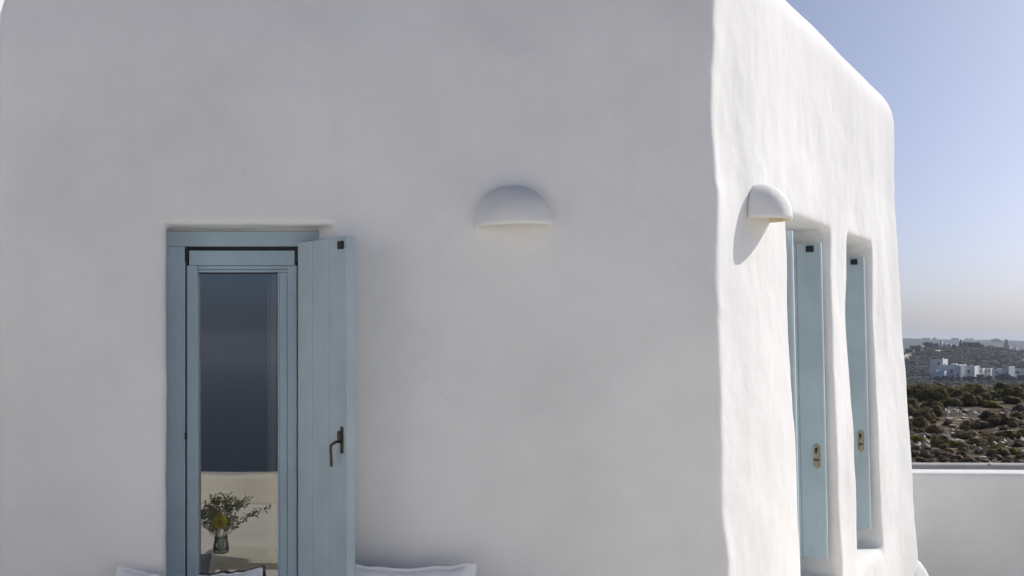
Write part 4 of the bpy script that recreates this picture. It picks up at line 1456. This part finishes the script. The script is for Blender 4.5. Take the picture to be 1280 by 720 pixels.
tree(1137, 439, 434.5, 11, 770, 'low dark tree below the shoulder of the hill, beside the spreading one', 'round', 2)
tree(1159.5, 434, 426.5, 12, 790, 'round dome-shaped green tree on the hill left of the chapel', 'round', 3)
tree(1171, 432.5, 428, 9, 800, 'small dark tree close beside the hilltop chapel', 'round', 4)
tree(1200.5, 434, 424.8, 3.0, 790, 'slim dark cypress on the hilltop', 'cypress', 5)
tree(1209, 434.5, 427, 13, 790, 'dense broad tree on the hilltop next to the cypress', 'round', 6)
tree(1219, 435, 428, 14, 792, 'broad olive tree on the hilltop above the tawny bank', 'round', 7)
tree(1226, 436, 430.5, 10, 788, 'low brownish tree at the end of the hilltop row', 'round', 8)
tree(1190, 434, 430.5, 12, 800, 'low shrubby tree behind the hilltop cottages', 'round', 9)
tree(1258, 435, 424.8, 17, 1500, 'lone conical tree standing on the far plain', 'cone', 10)
tree(1243, 427.5, 423.3, 13, 2500, 'broad hazy tree clump on the farthest ridge', 'round', 11)
tree(1168, 425, 421.8, 5, 2500, 'small hazy tree beside the long pale ridge building', 'round', 12)
tree(1208, 473, 470, 9, 488, 'dark bushy tree in front of the house with three windows', 'round', 13)
tree(1223, 474, 467, 12, 490, 'bushy olive tree below the white village hut', 'round', 14)
tree(1234, 476, 468.5, 12, 490, 'bushy olive tree below the end shed of the village', 'round', 15)
tree(1250, 474, 466.5, 14, 492, 'bushy olive tree hiding the long low white house', 'round', 16)
tree(1173, 477, 471, 13, 486, 'dark bushy tree below the low village house', 'round', 18)
tree(1181, 476.5, 468.5, 9, 487, 'upright dark tree between the low house and the stepped-roof house', 'round', 19)
tree(1195, 477, 471, 12, 486, 'spreading dark tree at the foot of the stair tower', 'round', 20)
tree(1215, 477, 470, 12, 486, 'spreading olive tree at the corner of the house with three windows', 'round', 21)
tree(1262, 476, 467.5, 15, 486, 'bushy olive tree in front of the buttressed end block', 'round', 22)
tree(1276, 477, 469, 14, 487, 'bushy olive tree in front of the long white house', 'round', 23)
tree(1186, 476, 470.5, 10, 488, 'small dark tree in front of the stepped-roof house', 'round', 17)

# ------------------------------------------------------------------ haze
bm = box_bm((-6300, -6300, -90), (6300, 6300, 44))
hz = obj('haze', bm, M['ground'], None)
m = bpy.data.materials.new('haze_air'); m.use_nodes = True
nt = m.node_tree; nt.nodes.clear()
pv = N(nt, 'ShaderNodeVolumePrincipled')
pv.inputs['Color'].default_value = (0.76, 0.85, 1.0, 1)
pv.inputs['Density'].default_value = 0.00017
pv.inputs['Anisotropy'].default_value = 0.2
out = N(nt, 'ShaderNodeOutputMaterial')
nt.links.new(pv.outputs[0], out.inputs['Volume'])
hz.data.materials.clear(); hz.data.materials.append(m)
tag(hz, 'thin bluish sea haze over the land', 'haze', kind='stuff')
